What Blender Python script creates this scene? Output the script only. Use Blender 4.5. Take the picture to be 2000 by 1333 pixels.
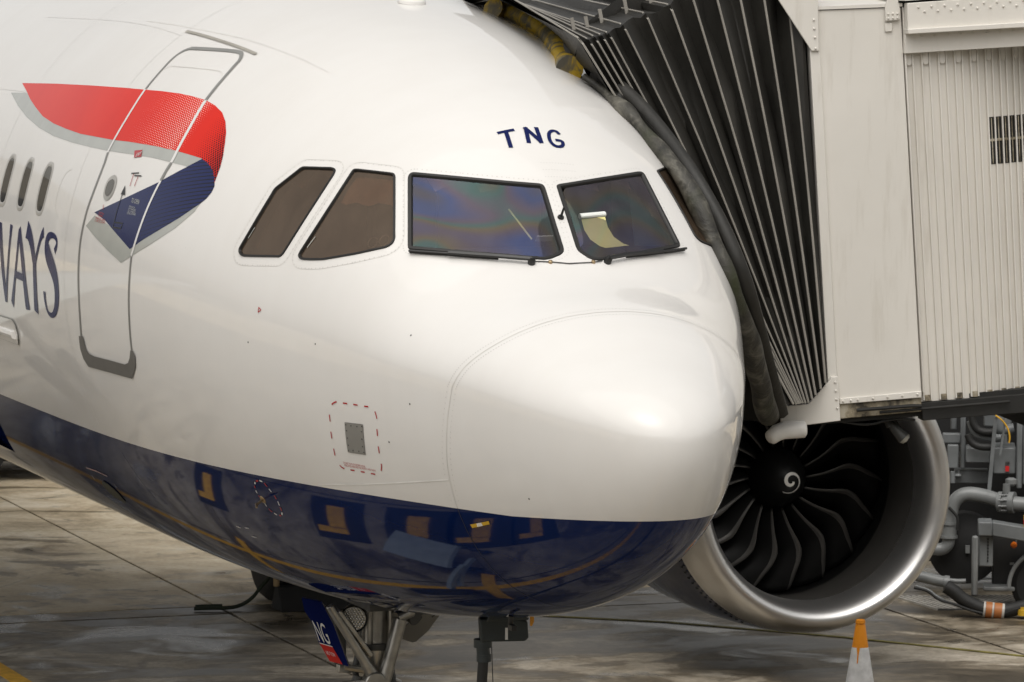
import bpy, bmesh, math, random
import numpy as np
from mathutils import Vector, Matrix
from mathutils.geometry import delaunay_2d_cdt

SC = bpy.context.scene
for _o in list(bpy.data.objects):
    bpy.data.objects.remove(_o)

# ------------------------------------------------------------------ camera
def rot(yaw, pitch, roll):
    f = np.array([math.sin(yaw)*math.cos(pitch), math.cos(yaw)*math.cos(pitch), math.sin(pitch)])
    r = np.array([math.cos(yaw), -math.sin(yaw), 0.0]); u = np.cross(r, f)
    return r*math.cos(roll)+u*math.sin(roll), -r*math.sin(roll)+u*math.cos(roll), f
CAM_POS = np.array([-8.592, -21.745, 5.754])
_r, _u, _f = rot(0.3381, -0.0820, 0.0043)
cd = bpy.data.cameras.new('camera'); cam = bpy.data.objects.new('camera', cd); SC.collection.objects.link(cam)
cam.matrix_world = Matrix(((_r[0], _u[0], -_f[0], CAM_POS[0]), (_r[1], _u[1], -_f[1], CAM_POS[1]),
                           (_r[2], _u[2], -_f[2], CAM_POS[2]), (0, 0, 0, 1)))
cd.sensor_width = 36.0; cd.lens = 154.78; cd.clip_end = 2000.0
cd.dof.use_dof = True; cd.dof.focus_distance = 25.0; cd.dof.aperture_fstop = 13.0
SC.camera = cam

# ------------------------------------------------------------------ world, sun, exposure
SUN_EL, SUN_AZ = math.radians(58), math.radians(205)      # azimuth measured from +y clockwise
w = bpy.data.worlds.new('World'); SC.world = w; w.use_nodes = True
nt = w.node_tree; nt.nodes.clear()
out = nt.nodes.new('ShaderNodeOutputWorld'); bg = nt.nodes.new('ShaderNodeBackground')
sky = nt.nodes.new('ShaderNodeTexSky'); sky.sky_type = 'NISHITA'; sky.sun_disc = False
sky.sun_elevation = SUN_EL; sky.sun_rotation = SUN_AZ
sky.air_density = 1.0; sky.dust_density = 4.0; sky.ozone_density = 1.0
hs = nt.nodes.new('ShaderNodeHueSaturation'); hs.inputs['Saturation'].default_value = 0.12
wm = nt.nodes.new('ShaderNodeMixRGB'); wm.blend_type = 'MULTIPLY'; wm.inputs[0].default_value = 1.0
wm.inputs[2].default_value = (1.0, 0.98, 0.945, 1)
nt.links.new(sky.outputs[0], hs.inputs['Color']); nt.links.new(hs.outputs[0], wm.inputs[1])
nt.links.new(wm.outputs[0], bg.inputs[0]); bg.inputs[1].default_value = 0.112
nt.links.new(bg.outputs[0], out.inputs[0])
sl = bpy.data.lights.new('sun', 'SUN'); sl.energy = 0.75; sl.angle = math.radians(85); sl.color = (1.0, 0.97, 0.925)
so = bpy.data.objects.new('sun', sl); SC.collection.objects.link(so)
_sd = Vector((math.sin(SUN_AZ)*math.cos(SUN_EL), math.cos(SUN_AZ)*math.cos(SUN_EL), math.sin(SUN_EL)))
so.rotation_euler = (-_sd).to_track_quat('-Z', 'Y').to_euler(); so.location = (0, 0, 40)
SC.view_settings.view_transform = 'Standard'; SC.view_settings.look = 'None'
SC.view_settings.exposure = 0.43; SC.view_settings.gamma = 1.0; SC.view_settings.use_curve_mapping = False

# ------------------------------------------------------------------ materials
M = {}
class NG:
    def __init__(s, name):
        s.m = bpy.data.materials.new(name); s.m.use_nodes = True; s.t = s.m.node_tree; s.n = s.t.nodes
        s.b = s.n['Principled BSDF']; s.out = s.n['Material Output']
    def add(s, typ, **kw):
        n = s.n.new(typ)
        for k, v in kw.items(): setattr(n, k, v)
        return n
    def link(s, a, b): s.t.links.new(a, b)
    def val(s, node, name, v): node.inputs[name].default_value = v
    def coord(s, kind='Object', scale=(1, 1, 1), rot=(0, 0, 0)):
        tc = s.add('ShaderNodeTexCoord'); mp = s.add('ShaderNodeMapping')
        mp.inputs['Scale'].default_value = scale; mp.inputs['Rotation'].default_value = rot
        s.link(tc.outputs[kind], mp.inputs[0]); return mp.outputs[0]
    def noise(s, vec, scale, detail=4, rough=.55, dist=0.0):
        n = s.add('ShaderNodeTexNoise'); s.val(n, 'Scale', scale); s.val(n, 'Detail', detail)
        s.val(n, 'Roughness', rough); s.val(n, 'Distortion', dist); s.link(vec, n.inputs['Vector']); return n.outputs['Fac']
    def ramp(s, fac, stops):
        r = s.add('ShaderNodeValToRGB'); e = r.color_ramp.elements
        while len(e) < len(stops): e.new(.5)
        for i, (p, c) in enumerate(stops):
            e[i].position = p; e[i].color = tuple(c)+(1,) if len(c) == 3 else c
        s.link(fac, r.inputs[0]); return r.outputs[0]
    def math(s, op, a, b=None, clamp=False):
        n = s.add('ShaderNodeMath', operation=op); n.use_clamp = clamp
        for i, v in enumerate((a, b)):
            if v is None: continue
            if isinstance(v, (int, float)): n.inputs[i].default_value = v
            else: s.link(v, n.inputs[i])
        return n.outputs[0]
    def mix(s, fac, a, b, mode='MIX'):
        n = s.add('ShaderNodeMixRGB', blend_type=mode)
        for i, v in enumerate((fac, a, b)):
            if isinstance(v, (int, float)): n.inputs[i].default_value = v
            elif isinstance(v, tuple): n.inputs[i].default_value = v+(1,) if len(v) == 3 else v
            else: s.link(v, n.inputs[i])
        return n.outputs[0]
    def bump(s, h, strength=.3, dist=.01):
        b = s.add('ShaderNodeBump'); s.val(b, 'Strength', strength); s.val(b, 'Distance', dist)
        s.link(h, b.inputs['Height']); s.link(b.outputs[0], s.b.inputs['Normal'])
    def base(s, c):
        if isinstance(c, tuple): s.b.inputs['Base Color'].default_value = c+(1,)
        else: s.link(c, s.b.inputs['Base Color'])
    def set(s, rough=None, metal=None, spec=None, coat=None, coatr=None):
        for k, v in (('Roughness', rough), ('Metallic', metal), ('Specular IOR Level', spec), ('Coat Weight', coat), ('Coat Roughness', coatr)):
            if v is not None:
                if isinstance(v, (int, float)): s.b.inputs[k].default_value = v
                else: s.link(v, s.b.inputs[k])

def simple(name, col, rough=.5, metal=0, spec=.5, var=.12, scale=6, coat=0, bump=0):
    g = NG(name); v = g.coord(); f = g.noise(v, scale, 5)
    lo = tuple(c*(1-var) for c in col); hi = tuple(min(1, c*(1+var)) for c in col)
    g.base(g.ramp(f, [(.3, lo), (.7, hi)])); g.set(rough, metal, spec, coat)
    if bump: g.bump(g.noise(v, scale*6, 3), bump, .005)
    M[name] = g.m; return g.m

def mat_aircraft():
    g = NG('aircraft_paint'); v = g.coord()
    sep = g.add('ShaderNodeSeparateXYZ'); tc = g.add('ShaderNodeTexCoord'); g.link(tc.outputs['Object'], sep.inputs[0])
    rise = g.math('MULTIPLY', g.math('DIVIDE', g.math('SUBTRACT', .95, sep.outputs['Y']), .75, True), .040)
    z = g.math('SUBTRACT', g.math('SUBTRACT', sep.outputs['Z'], rise), 2.810)
    navy = g.math('LESS_THAN', z, 0.0)
    n1 = g.noise(v, 1.3, 5, .6); n2 = g.noise(g.coord(scale=(1, 3, .35)), 3, 5, .6)
    white = g.mix(.3, g.ramp(n1, [(.3, (.755, .735, .705)), (.7, (.79, .775, .75))]), g.ramp(n2, [(.3, (.76, .74, .71)), (.65, (.79, .775, .75))]))
    blue = g.ramp(n1, [(.3, (.003, .012, .066)), (.7, (.004, .015, .08))])
    g.base(g.mix(navy, white, blue))
    g.set(.045, 0, g.mix(navy, (.5, .5, .5), (.27, .27, .27)), 0)
    g.bump(g.noise(v, 1.1, 1, .4), .035, .02)
    M['aircraft_paint'] = g.m
mat_aircraft()

def mat_ribbon_red():
    g = NG('ribbon_red')
    uv = g.add('ShaderNodeUVMap'); sep = g.add('ShaderNodeSeparateXYZ'); g.link(uv.outputs[0], sep.inputs[0])
    U, V = sep.outputs['X'], sep.outputs['Y']
    cell = .030
    row = g.math('FLOOR', g.math('DIVIDE', V, cell*.5))
    par = g.math('MODULO', g.math('ABSOLUTE', row), 2)
    fx = g.math('SUBTRACT', g.math('FRACT', g.math('ADD', g.math('DIVIDE', U, cell), g.math('MULTIPLY', par, .5))), .5)
    fy = g.math('SUBTRACT', g.math('FRACT', g.math('DIVIDE', V, cell*.5)), .5)
    d = g.math('SQRT', g.math('ADD', g.math('MULTIPLY', fx, fx), g.math('MULTIPLY', g.math('MULTIPLY', fy, fy), .30)))
    # U runs forward along the ribbon (metres): pale dots grow, then dark dots grow at the turn
    def tri(a, b, c):
        up = g.math('DIVIDE', g.math('SUBTRACT', U, a), b-a); dn = g.math('DIVIDE', g.math('SUBTRACT', c, U), c-b)
        return g.math('MAXIMUM', g.math('MINIMUM', up, dn), 0.0)
    wr = g.math('MULTIPLY', tri(.30, 1.12, 1.30), .215); kr = g.math('MULTIPLY', tri(1.36, 1.80, 3.0), .40)
    red = g.ramp(g.noise(g.coord(), 2, 4), [(.3, (.66, .020, .010)), (.7, (.70, .026, .012))])
    c = g.mix(g.math('LESS_THAN', d, wr), red, (.80, .60, .55))
    c = g.mix(g.math('LESS_THAN', d, kr), c, (.05, .008, .012))
    g.base(c); g.set(.14, 0, .1, 0, .03); M['ribbon_red'] = g.m
mat_ribbon_red()
def mat_ribbon_blue():
    g = NG('ribbon_blue')
    uv = g.add('ShaderNodeUVMap'); sep = g.add('ShaderNodeSeparateXYZ'); g.link(uv.outputs[0], sep.inputs[0])
    U, V = sep.outputs['X'], sep.outputs['Y']
    s = g.math('FRACT', g.math('DIVIDE', V, .030))
    lim = g.math('MULTIPLY', g.math('SUBTRACT', U, 1.0), .40)
    m = g.math('LESS_THAN', s, lim)
    g.base(g.mix(m, (.010, .017, .085), (.005, .006, .022))); g.set(.18, 0, .25, 0, .03); M['ribbon_blue'] = g.m
mat_ribbon_blue()

simple('mark_grey', (.42, .43, .40), .2, coat=.4, var=.05); simple('mark_white', (.80, .79, .77), .2, coat=.4, var=.04)
simple('mark_navy', (.007, .013, .080), .22, spec=.12, var=.05); simple('mark_red', (.42, .012, .018), .25, coat=.3, var=.06)
simple('mark_darkgrey', (.135, .130, .122), .35, var=.1); simple('mark_midgrey', (.23, .228, .215), .3, var=.08)
simple('mark_black', (.012, .012, .012), .35); simple('mark_yellow', (.62, .38, .03), .35)
simple('seam_sealant', (.62, .60, .565), .5); simple('seam_dark', (.006, .010, .03), .5); simple('gutter_grey', (.34, .32, .28), .45)
simple('seal_black', (.014, .013, .012), .42); simple('wiper_black', (.016, .016, .016), .38)
simple('panel_grey', (.235, .228, .21), .38, var=.06); simple('pale_line', (.86, .85, .83), .22)
simple('cabin_frame', (.42, .41, .385), .35)
simple('bare_metal', (.52, .50, .46), .33, metal=1.0, var=.12); simple('brass_metal', (.40, .30, .18), .35, metal=1.0)
simple('gear_silver', (.40, .385, .35), .32, metal=.85, var=.25, scale=9); simple('gear_dark', (.055, .055, .052), .5, var=.3)
simple('rubber', (.014, .014, .014), .72, var=.3); simple('chrome', (.70, .69, .66), .12, metal=1.0)
simple('fan_black', (.007, .007, .007), .45, spec=.22); simple('fan_edge', (.11, .106, .10), .38, metal=.7)
simple('liner_dark', (.030, .028, .025), .6); simple('spiral_white', (.72, .70, .66), .45)
simple('nacelle_navy', (.010, .018, .055), .22, coat=.4)
simple('seat_dark', (.03, .036, .036), .7); simple('cockpit_dark', (.022, .026, .040), .7); simple('cockpit_warm', (.42, .27, .17), .6, var=.3, scale=2)
simple('bridge_dark', (.012, .0115, .010), .7, var=.4); simple('fixture_white', (.82, .80, .76), .35)
simple('rib_metal', (.33, .31, .275), .45, metal=.2); simple('truck_grey', (.165, .175, .178), .45, var=.3, scale=3)
simple('truck_dark', (.018, .018, .018), .55); simple('pipe_grey', (.20, .207, .205), .35, var=.25, scale=4)
simple('hose_black', (.018, .018, .017), .6, bump=.3); simple('hivis_orange', (.44, .16, .045), .5); simple('hivis_silver', (.52, .50, .46), .4)
simple('cladding_white', (.80, .78, .74), .5, var=.06, scale=.3); simple('amber_lens', (.90, .20, .015), .2); simple('tag_red', (.55, .02, .02), .4); simple('tag_orange', (.70, .30, .02), .4)
simple('cone_orange', (.95, .33, .010), .42, var=.06); simple('cone_white', (.86, .86, .85), .5, var=.18, scale=14)
simple('gpu_slate', (.026, .034, .036), .45, var=.2); simple('rope_green', (.035, .045, .03), .9); simple('paper_yellow', (.88, .80, .34), .7, var=.04)
simple('paper_white', (.80, .82, .78), .7, var=.03); simple('line_yellow', (.62, .34, .02), .6, var=.25, scale=9); simple('line_black', (.012, .012, .012), .6, var=.3)
simple('line_white', (.60, .59, .56), .6, var=.2); simple('faded_yellow', (.23, .20, .05), .7, var=.4, scale=12)
simple('concrete_wall', (.24, .235, .22), .7); simple('glass_far', (.04, .05, .06), .08, spec=.8); simple('trolley_blue', (.30, .36, .43), .45)
simple('lens_glass', (.30, .29, .25), .06, spec=.8)

def mat_metal_lip():
    g = NG('lip_metal'); v = g.coord()
    g.base(g.ramp(g.noise(v, 2.5, 4), [(.3, (.76, .75, .735)), (.7, (.83, .82, .805))])); g.set(.36, 1.0)
    M['lip_metal'] = g.m
mat_metal_lip()

def mat_bridge():
    g = NG('bridge_cream'); v = g.coord(); v2 = g.coord(scale=(6, 6, .7))
    a = g.ramp(g.noise(v, 1.1, 5, .6), [(.3, (.69, .66, .605)), (.7, (.75, .72, .665))])
    s = g.noise(v2, 1.6, 6, .65)
    g.base(g.mix(g.ramp(s, [(.55, (0, 0, 0)), (.8, (.35, .35, .35))]), a, (.36, .31, .23))); g.set(.42, 0, .4)
    g.bump(g.noise(v, 40, 3), .06, .003); M['bridge_cream'] = g.m
    g = NG('bridge_dirty'); v = g.coord()
    n = g.noise(v, 7, 7, .7)
    g.base(g.ramp(n, [(.38, (.05, .042, .030)), (.5, (.26, .22, .15)), (.62, (.42, .38, .30))])); g.set(.6); M['bridge_dirty'] = g.m
    g = NG('bumper_worn'); v = g.coord(scale=(1, 1, 1))
    n = g.noise(v, 7, 6, .65, .6); n2 = g.noise(v, 2.2, 3)
    grey = g.ramp(n, [(.34, (.014, .013, .011)), (.52, (.048, .045, .036)), (.74, (.18, .17, .14))])
    g.base(g.mix(g.ramp(n2, [(.52, (0, 0, 0)), (.68, (1, 1, 1))]), grey, (.035, .040, .018))); g.set(.55); g.bump(n, .5, .03); M['bumper_worn'] = g.m
    g = NG('bumper_yellow'); v = g.coord(); n = g.noise(v, 5.5, 6, .65, 1.2)
    g.base(g.ramp(n, [(.36, (.075, .068, .050)), (.48, (.16, .125, .05)), (.55, (.42, .27, .012)), (.68, (.48, .32, .02)), (.74, (.34, .33, .29))])); g.set(.55); g.bump(n, .3, .02); M['bumper_yellow'] = g.m
    g = NG('bellows_fabric'); v = g.coord(scale=(1, 1, .5))
    n = g.noise(v, 3.5, 6, .7, .4)
    g.base(g.ramp(n, [(.3, (.014, .0135, .0115)), (.65, (.028, .026, .022)), (.8, (.046, .042, .034))])); g.set(.50, 0, .45); g.bump(g.noise(v, 9, 5), .3, .02); M['bellows_fabric'] = g.m
mat_bridge()

def mat_glass(name, tint, colours, refl, rough=.03, light_veil=(.30, .29, .31)):
    g = NG(name); v = g.coord()
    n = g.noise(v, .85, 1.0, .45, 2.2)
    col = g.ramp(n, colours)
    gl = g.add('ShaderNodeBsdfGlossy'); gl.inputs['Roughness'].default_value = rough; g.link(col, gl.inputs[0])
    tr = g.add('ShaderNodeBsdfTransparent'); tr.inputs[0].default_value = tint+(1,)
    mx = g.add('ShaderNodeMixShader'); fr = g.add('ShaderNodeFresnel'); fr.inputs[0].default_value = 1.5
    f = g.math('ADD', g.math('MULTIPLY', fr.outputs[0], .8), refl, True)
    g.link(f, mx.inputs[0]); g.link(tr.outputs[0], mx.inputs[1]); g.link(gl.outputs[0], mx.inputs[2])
    df = g.add('ShaderNodeBsdfDiffuse'); df.inputs[0].default_value = light_veil+(1,); m2 = g.add('ShaderNodeMixShader')  # diffuse veil painted on to lighten the panes, in place of reflected light
    g.link(g.ramp(g.noise(g.coord(scale=(3, 3, .6)), 2.5, 6, .6), [(.3, (.06, .06, .06)), (.75, (.13, .13, .13))]), m2.inputs[0])
    g.link(mx.outputs[0], m2.inputs[1]); g.link(df.outputs[0], m2.inputs[2]); g.link(m2.outputs[0], g.out.inputs[0])
    M[name] = g.m
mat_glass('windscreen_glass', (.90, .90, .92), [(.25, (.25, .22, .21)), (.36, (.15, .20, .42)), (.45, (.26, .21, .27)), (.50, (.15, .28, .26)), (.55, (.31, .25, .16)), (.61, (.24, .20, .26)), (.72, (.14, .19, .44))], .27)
mat_glass('side_glass', (.62, .50, .40), [(.3, (.36, .29, .23)), (.7, (.42, .335, .265))], .42, light_veil=(.42, .30, .21))
mat_glass('cabin_glass', (.45, .44, .42), [(.3, (.30, .29, .26)), (.7, (.42, .40, .36))], .62)

def mat_ground(name, lo, mid, hi, stain_at, wet_at=.55):
    g = NG(name); v = g.coord()
    n0 = g.noise(v, .13, 4, .55); n1 = g.noise(v, 1.05, 9, .66, .6); nb = g.noise(g.coord(scale=(1, .55, 1)), .38, 6, .62, .9)
    n2 = g.noise(g.coord(scale=(.8, 1.25, 1), rot=(0, 0, .3)), .55, 8, .63, 1.3); n3 = g.noise(v, 16, 6, .7); n4 = g.noise(v, 3.2, 8, .7, .5)
    warm = g.ramp(n1, [(.32, lo), (.49, mid), (.66, hi)])
    grey = g.mix(1.0, warm, (.93, .96, 1.0), 'MULTIPLY')
    c = g.mix(g.ramp(n0, [(.42, (0, 0, 0)), (.58, (1, 1, 1))]), warm, grey)
    c = g.mix(g.ramp(nb, [(.42, (0, 0, 0)), (.60, (.75, .75, .75))]), c, g.ramp(n4, [(.35, mid), (.65, hi)]))
    s = stain_at
    stain = g.ramp(n2, [(s, (1, 1, 1)), (s+.05, (.48, .455, .41)), (s+.15, (.22, .205, .18))])
    c = g.mix(1.0, c, stain, 'MULTIPLY'); c = g.mix(.5, c, g.ramp(n3, [(.32, (.30, .30, .30)), (.68, (.70, .70, .70))]), 'OVERLAY')
    spots = g.ramp(g.noise(v, 3.6, 4, .6, .4), [(.66, (1, 1, 1)), (.72, (.42, .40, .37))])
    c = g.mix(1.0, c, spots, 'MULTIPLY')
    rl = g.add('ShaderNodeObjectInfo')
    c = g.mix(.20, c, g.ramp(rl.outputs['Random'], [(0, (.34, .34, .34)), (1, (.66, .65, .63))]), 'OVERLAY')
    nw = g.noise(g.coord(scale=(.9, 1, 1)), .75, 7, .6, .8); wet = g.ramp(nw, [(wet_at, (0, 0, 0)), (wet_at+.07, (1, 1, 1))])
    c = g.mix(wet, c, g.mix(1.0, c, (.62, .62, .62), 'MULTIPLY'))
    g.base(c)
    g.set(g.mix(wet, g.ramp(n2, [(s-.03, (.66, .66, .66)), (s+.10, (.40, .40, .40))]), (.24, .24, .24)), 0, .45); g.bump(n3, .25, .006); M[name] = g.m
mat_ground('apron_concrete', (.31, .235, .145), (.64, .52, .345), (.88, .77, .59), .56)
mat_ground('stand_concrete', (.12, .098, .068), (.32, .268, .195), (.70, .63, .52), .44, .535)
mat_ground('oily_concrete', (.105, .09, .066), (.215, .187, .143), (.35, .315, .255), .51)
def mat_base():
    g = NG('apron_base'); v = g.coord(); g.base(g.ramp(g.noise(v, .5, 5), [(.3, (.035, .032, .027)), (.7, (.075, .068, .056))])); g.set(.8); M['apron_base'] = g.m
mat_base()

# ------------------------------------------------------------------ mesh helpers
COL = SC.collection
def link(o, parent=None):
    COL.objects.link(o)
    if parent is not None:
        o.parent = parent
        o.matrix_parent_inverse = Matrix.Translation(-Vector(parent.location)) if parent.type == 'EMPTY' else Matrix()
    return o
def tag(o, label, cat, group=None, kind=None):
    o['label'] = label; o['category'] = cat
    if group: o['group'] = group
    if kind: o['kind'] = kind
    return o
def thing(name, label, cat, loc=(0, 0, 0), group=None):
    o = bpy.data.objects.new(name, None); o.location = loc; o.empty_display_size = .3; COL.objects.link(o)
    return tag(o, label, cat, group)

class B:
    """collects geometry; .build() links it as one mesh object"""
    def __init__(s): s.v = []; s.f = []; s.m = []; s.n = []; s.uv = []; s.mi = 0
    def put(s, verts, faces, normals=None, uvs=None):
        k = len(s.v); s.v += [tuple(map(float, p)) for p in verts]
        s.f += [tuple(int(i)+k for i in f) for f in faces]; s.m += [s.mi]*len(faces)
        s.n += [tuple(n) for n in normals] if normals is not None else [None]*len(verts)
        s.uv += list(uvs) if uvs is not None else [(0, 0)]*len(verts)
        return s
    def box(s, c, size, ax=None):
        X, Y, Z = ax if ax is not None else ((1, 0, 0), (0, 1, 0), (0, 0, 1))
        X, Y, Z = np.array(X)*size[0]/2, np.array(Y)*size[1]/2, np.array(Z)*size[2]/2; c = np.array(c)
        P = [c+X*a+Y*b+Z*d for d in (-1, 1) for b in (-1, 1) for a in (-1, 1)]
        return s.put(P, [(0, 2, 3, 1), (4, 5, 7, 6), (0, 1, 5, 4), (2, 6, 7, 3), (0, 4, 6, 2), (1, 3, 7, 5)])
    def bar(s, a, b, wdt, thk, side=(0, 1, 0)):
        a, b = np.array(a, float), np.array(b, float); d = b-a; L = np.linalg.norm(d); d /= L
        sd = np.array(side, float); sd -= d*(sd@d); sd /= np.linalg.norm(sd); t = np.cross(d, sd)
        return s.box((a+b)/2, (L, wdt, thk), (d, sd, t))
    def prism(s, poly, vec):
        """poly: 3D loop, extruded by vec"""
        P = np.array(poly, float); n = len(P); Q = P+np.array(vec)
        nrm = sum(np.cross(P[i]-P[0], P[(i+1) % n]-P[0]) for i in range(1, n-1))
        F = [tuple(range(n)), tuple(range(2*n-1, n-1, -1))]+[(i, i+n, (i+1) % n+n, (i+1) % n) for i in range(n)]
        if nrm@np.array(vec) > 0: F = [f[::-1] for f in F]
        return s.put(np.vstack([P, Q]), F)
    def tube(s, path, r, n=10, cap=True, flat=1.0):
        P = np.array(path, float); m = len(P); R = np.broadcast_to(np.asarray(r, float), (m,))
        T = np.gradient(P, axis=0); T /= np.linalg.norm(T, axis=1)[:, None]+1e-12
        a = np.array([0, 0, 1.]) if abs(T[0][2]) < .9 else np.array([1., 0, 0])
        N = np.cross(T[0], a); N /= np.linalg.norm(N); vs = []
        for i in range(m):
            N = N-T[i]*(N@T[i]); N /= np.linalg.norm(N); Bn = np.cross(T[i], N)
            for k in range(n):
                t = 2*math.pi*k/n; vs.append(P[i]+R[i]*(N*math.cos(t)+Bn*math.sin(t)*flat))
        F = [(i*n+k, i*n+(k+1) % n, (i+1)*n+(k+1) % n, (i+1)*n+k) for i in range(m-1) for k in range(n)]
        if cap: F += [tuple(range(n-1, -1, -1)), tuple(range((m-1)*n, m*n))]
        return s.put(vs, F)
    def lathe(s, prof, org, axis=(0, 0, 1), n=32, ang=2*math.pi):
        """prof: (distance along axis, radius)"""
        A = np.array(axis, float); A /= np.linalg.norm(A)
        e = np.array([1., 0, 0]) if abs(A[0]) < .9 else np.array([0, 1., 0])
        X = np.cross(A, e); X /= np.linalg.norm(X); Y = np.cross(A, X); org = np.array(org, float)
        vs = []; full = ang > 6.28; nn = n if full else n+1
        for a, r in prof:
            for k in range(nn):
                t = ang*k/n; vs.append(org+A*a+r*(X*math.cos(t)+Y*math.sin(t)))
        F = []
        for i in range(len(prof)-1):
            for k in range(n):
                k2 = (k+1) % nn; F.append((i*nn+k, i*nn+k2, (i+1)*nn+k2, (i+1)*nn+k))
        return s.put(vs, F)
    def build(s, name, mats, parent=None, smooth=35, bevel=0, kind=None):
        me = bpy.data.meshes.new(name); me.from_pydata(s.v, [], s.f)
        if not isinstance(mats, (list, tuple)): mats = [mats]
        for m in mats: me.materials.append(M[m] if isinstance(m, str) else m)
        if len(mats) > 1: me.polygons.foreach_set('material_index', s.m)
        if any(u != (0, 0) for u in s.uv):
            L = me.uv_layers.new(name='UVMap'); vi = np.zeros(len(me.loops), int); me.loops.foreach_get('vertex_index', vi)
            L.data.foreach_set('uv', np.array(s.uv)[vi].ravel())
        hasn = any(n is not None for n in s.n)
        if hasn:
            me.polygons.foreach_set('use_smooth', [True]*len(me.polygons)); me.update()
            me.normals_split_custom_set_from_vertices([n if n is not None else (0, 0, 1) for n in s.n])
        elif smooth:
            me.polygons.foreach_set('use_smooth', [True]*len(me.polygons)); me.set_sharp_from_angle(angle=math.radians(smooth))
        me.update()
        o = bpy.data.objects.new(name, me); link(o, parent)
        if bevel:
            b = o.modifiers.new('bevel', 'BEVEL'); b.width = bevel; b.segments = 2; b.limit_method = 'ANGLE'; b.angle_limit = math.radians(50)
        if kind: o['kind'] = kind
        return o

def chaikin(P, it=2, closed=False):
    P = np.array(P, float)
    for _ in range(it):
        Q = []
        n = len(P); rng = range(n) if closed else range(n-1)
        if not closed: Q.append(P[0])
        for i in rng:
            a, b = P[i], P[(i+1) % n]; Q += [a*.75+b*.25, a*.25+b*.75]
        if not closed: Q.append(P[-1])
        P = np.array(Q)
    return P
def resample(P, step, closed=False):
    P = np.array(P, float)
    if closed: P = np.vstack([P, P[:1]])
    d = np.linalg.norm(np.diff(P, axis=0), axis=1); out_ = []
    for i in range(len(P)-1):
        k = max(1, int(math.ceil(d[i]/step)))
        out_ += [P[i]+(P[i+1]-P[i])*j/k for j in range(k)]
    if not closed: out_.append(P[-1])
    return np.array(out_)
def inpoly(q, poly):
    x, y = q[:, 0], q[:, 1]; c = np.zeros(len(q), bool); n = len(poly)
    for i in range(n):
        x1, y1 = poly[i]; x2, y2 = poly[(i+1) % n]
        if y1 == y2: continue
        k = ((y1 > y) != (y2 > y)); c ^= k & (x < (x2-x1)*(y-y1)/(y2-y1)+x1)
    return c

# ------------------------------------------------------------------ the hull as a lofted surface: station X (m aft of nose), angle phi
ST = np.array([[0, -.600, -.600, 0, -.60, 2], [.06, -.454, -.835, .195, -.582, 2], [.25, -.302, -1.100, .390, -.535, 2],
 [.6, -.138, -1.350, .607, -.475, 2], [1.1, .078, -1.560, .832, -.395, 2], [1.75, .372, -1.742, 1.09, -.315, 2.0],
 [2.3, .90, -1.850, 1.297, -.25, 1.97], [2.9, 1.237, -1.938, 1.500, -.18, 1.95], [3.8, 1.530, -2.040, 1.735, -.08, 1.98],
 [5.0, 1.765, -2.115, 1.903, -.025, 2], [6.5, 1.935, -2.155, 1.968, 0, 2], [8.0, 1.975, -2.165, 1.975, 0, 2], [10., 1.975, -2.165, 1.975, 0, 2]])
ZC = 3.886
def spline(x, y):
    n = len(x); h = np.diff(x); A = np.zeros((n, n)); b = np.zeros(n); A[0, 0] = A[-1, -1] = 1
    for i in range(1, n-1):
        A[i, i-1] = h[i-1]; A[i, i] = 2*(h[i-1]+h[i]); A[i, i+1] = h[i]; b[i] = 6*((y[i+1]-y[i])/h[i]-(y[i]-y[i-1])/h[i-1])
    Mm = np.linalg.solve(A, b)
    def f(q):
        q = np.asarray(q, float); i = np.clip(np.searchsorted(x, q)-1, 0, n-2); a = x[i+1]-q; c = q-x[i]; H = h[i]
        return Mm[i]*a**3/(6*H)+Mm[i+1]*c**3/(6*H)+(y[i]/H-Mm[i]*H/6)*a+(y[i+1]/H-Mm[i+1]*H/6)*c
    return f
HF = [spline(np.sqrt(ST[:, 0]), ST[:, j]) for j in range(1, 6)]
def HP(X, ph):
    X = np.asarray(X, float); ph = np.asarray(ph, float)
    k = np.sqrt(np.clip(X, 0, 10.)); t, b, wd, zm, n = [f(k) for f in HF]
    c, sn = np.cos(ph), np.sin(ph); n = np.where(sn > 0, n, 2.0)
    r = (np.abs(c)**n+np.abs(sn)**n)**(-1/n); h = np.where(sn > 0, t-zm, zm-b)
    tail = np.clip((X-24)/13.5, 0, 1); s = 1-.93*tail**1.6
    return np.stack([-wd*s*r*c, X+0*ph, ZC+(zm+h*r*sn)*s+1.1*tail**1.5], -1)
def HN(X, ph):
    X = np.maximum(np.asarray(X, float), 4e-4); k = np.sqrt(X); e = 1e-4
    a = HP((k+e)**2, ph)-HP(np.maximum(k-e, 0)**2, ph); b = HP(X, ph+e)-HP(X, ph-e)
    n = np.cross(b, a); n /= np.linalg.norm(n, axis=-1)[..., None]+1e-15
    P = HP(X, ph); ref = P-np.stack([0*X, X+.6, ZC-.2+0*X], -1)
    sgn = np.sign(np.sum(n*ref, -1)); return n*np.where(sgn == 0, 1, sgn)[..., None]

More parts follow.
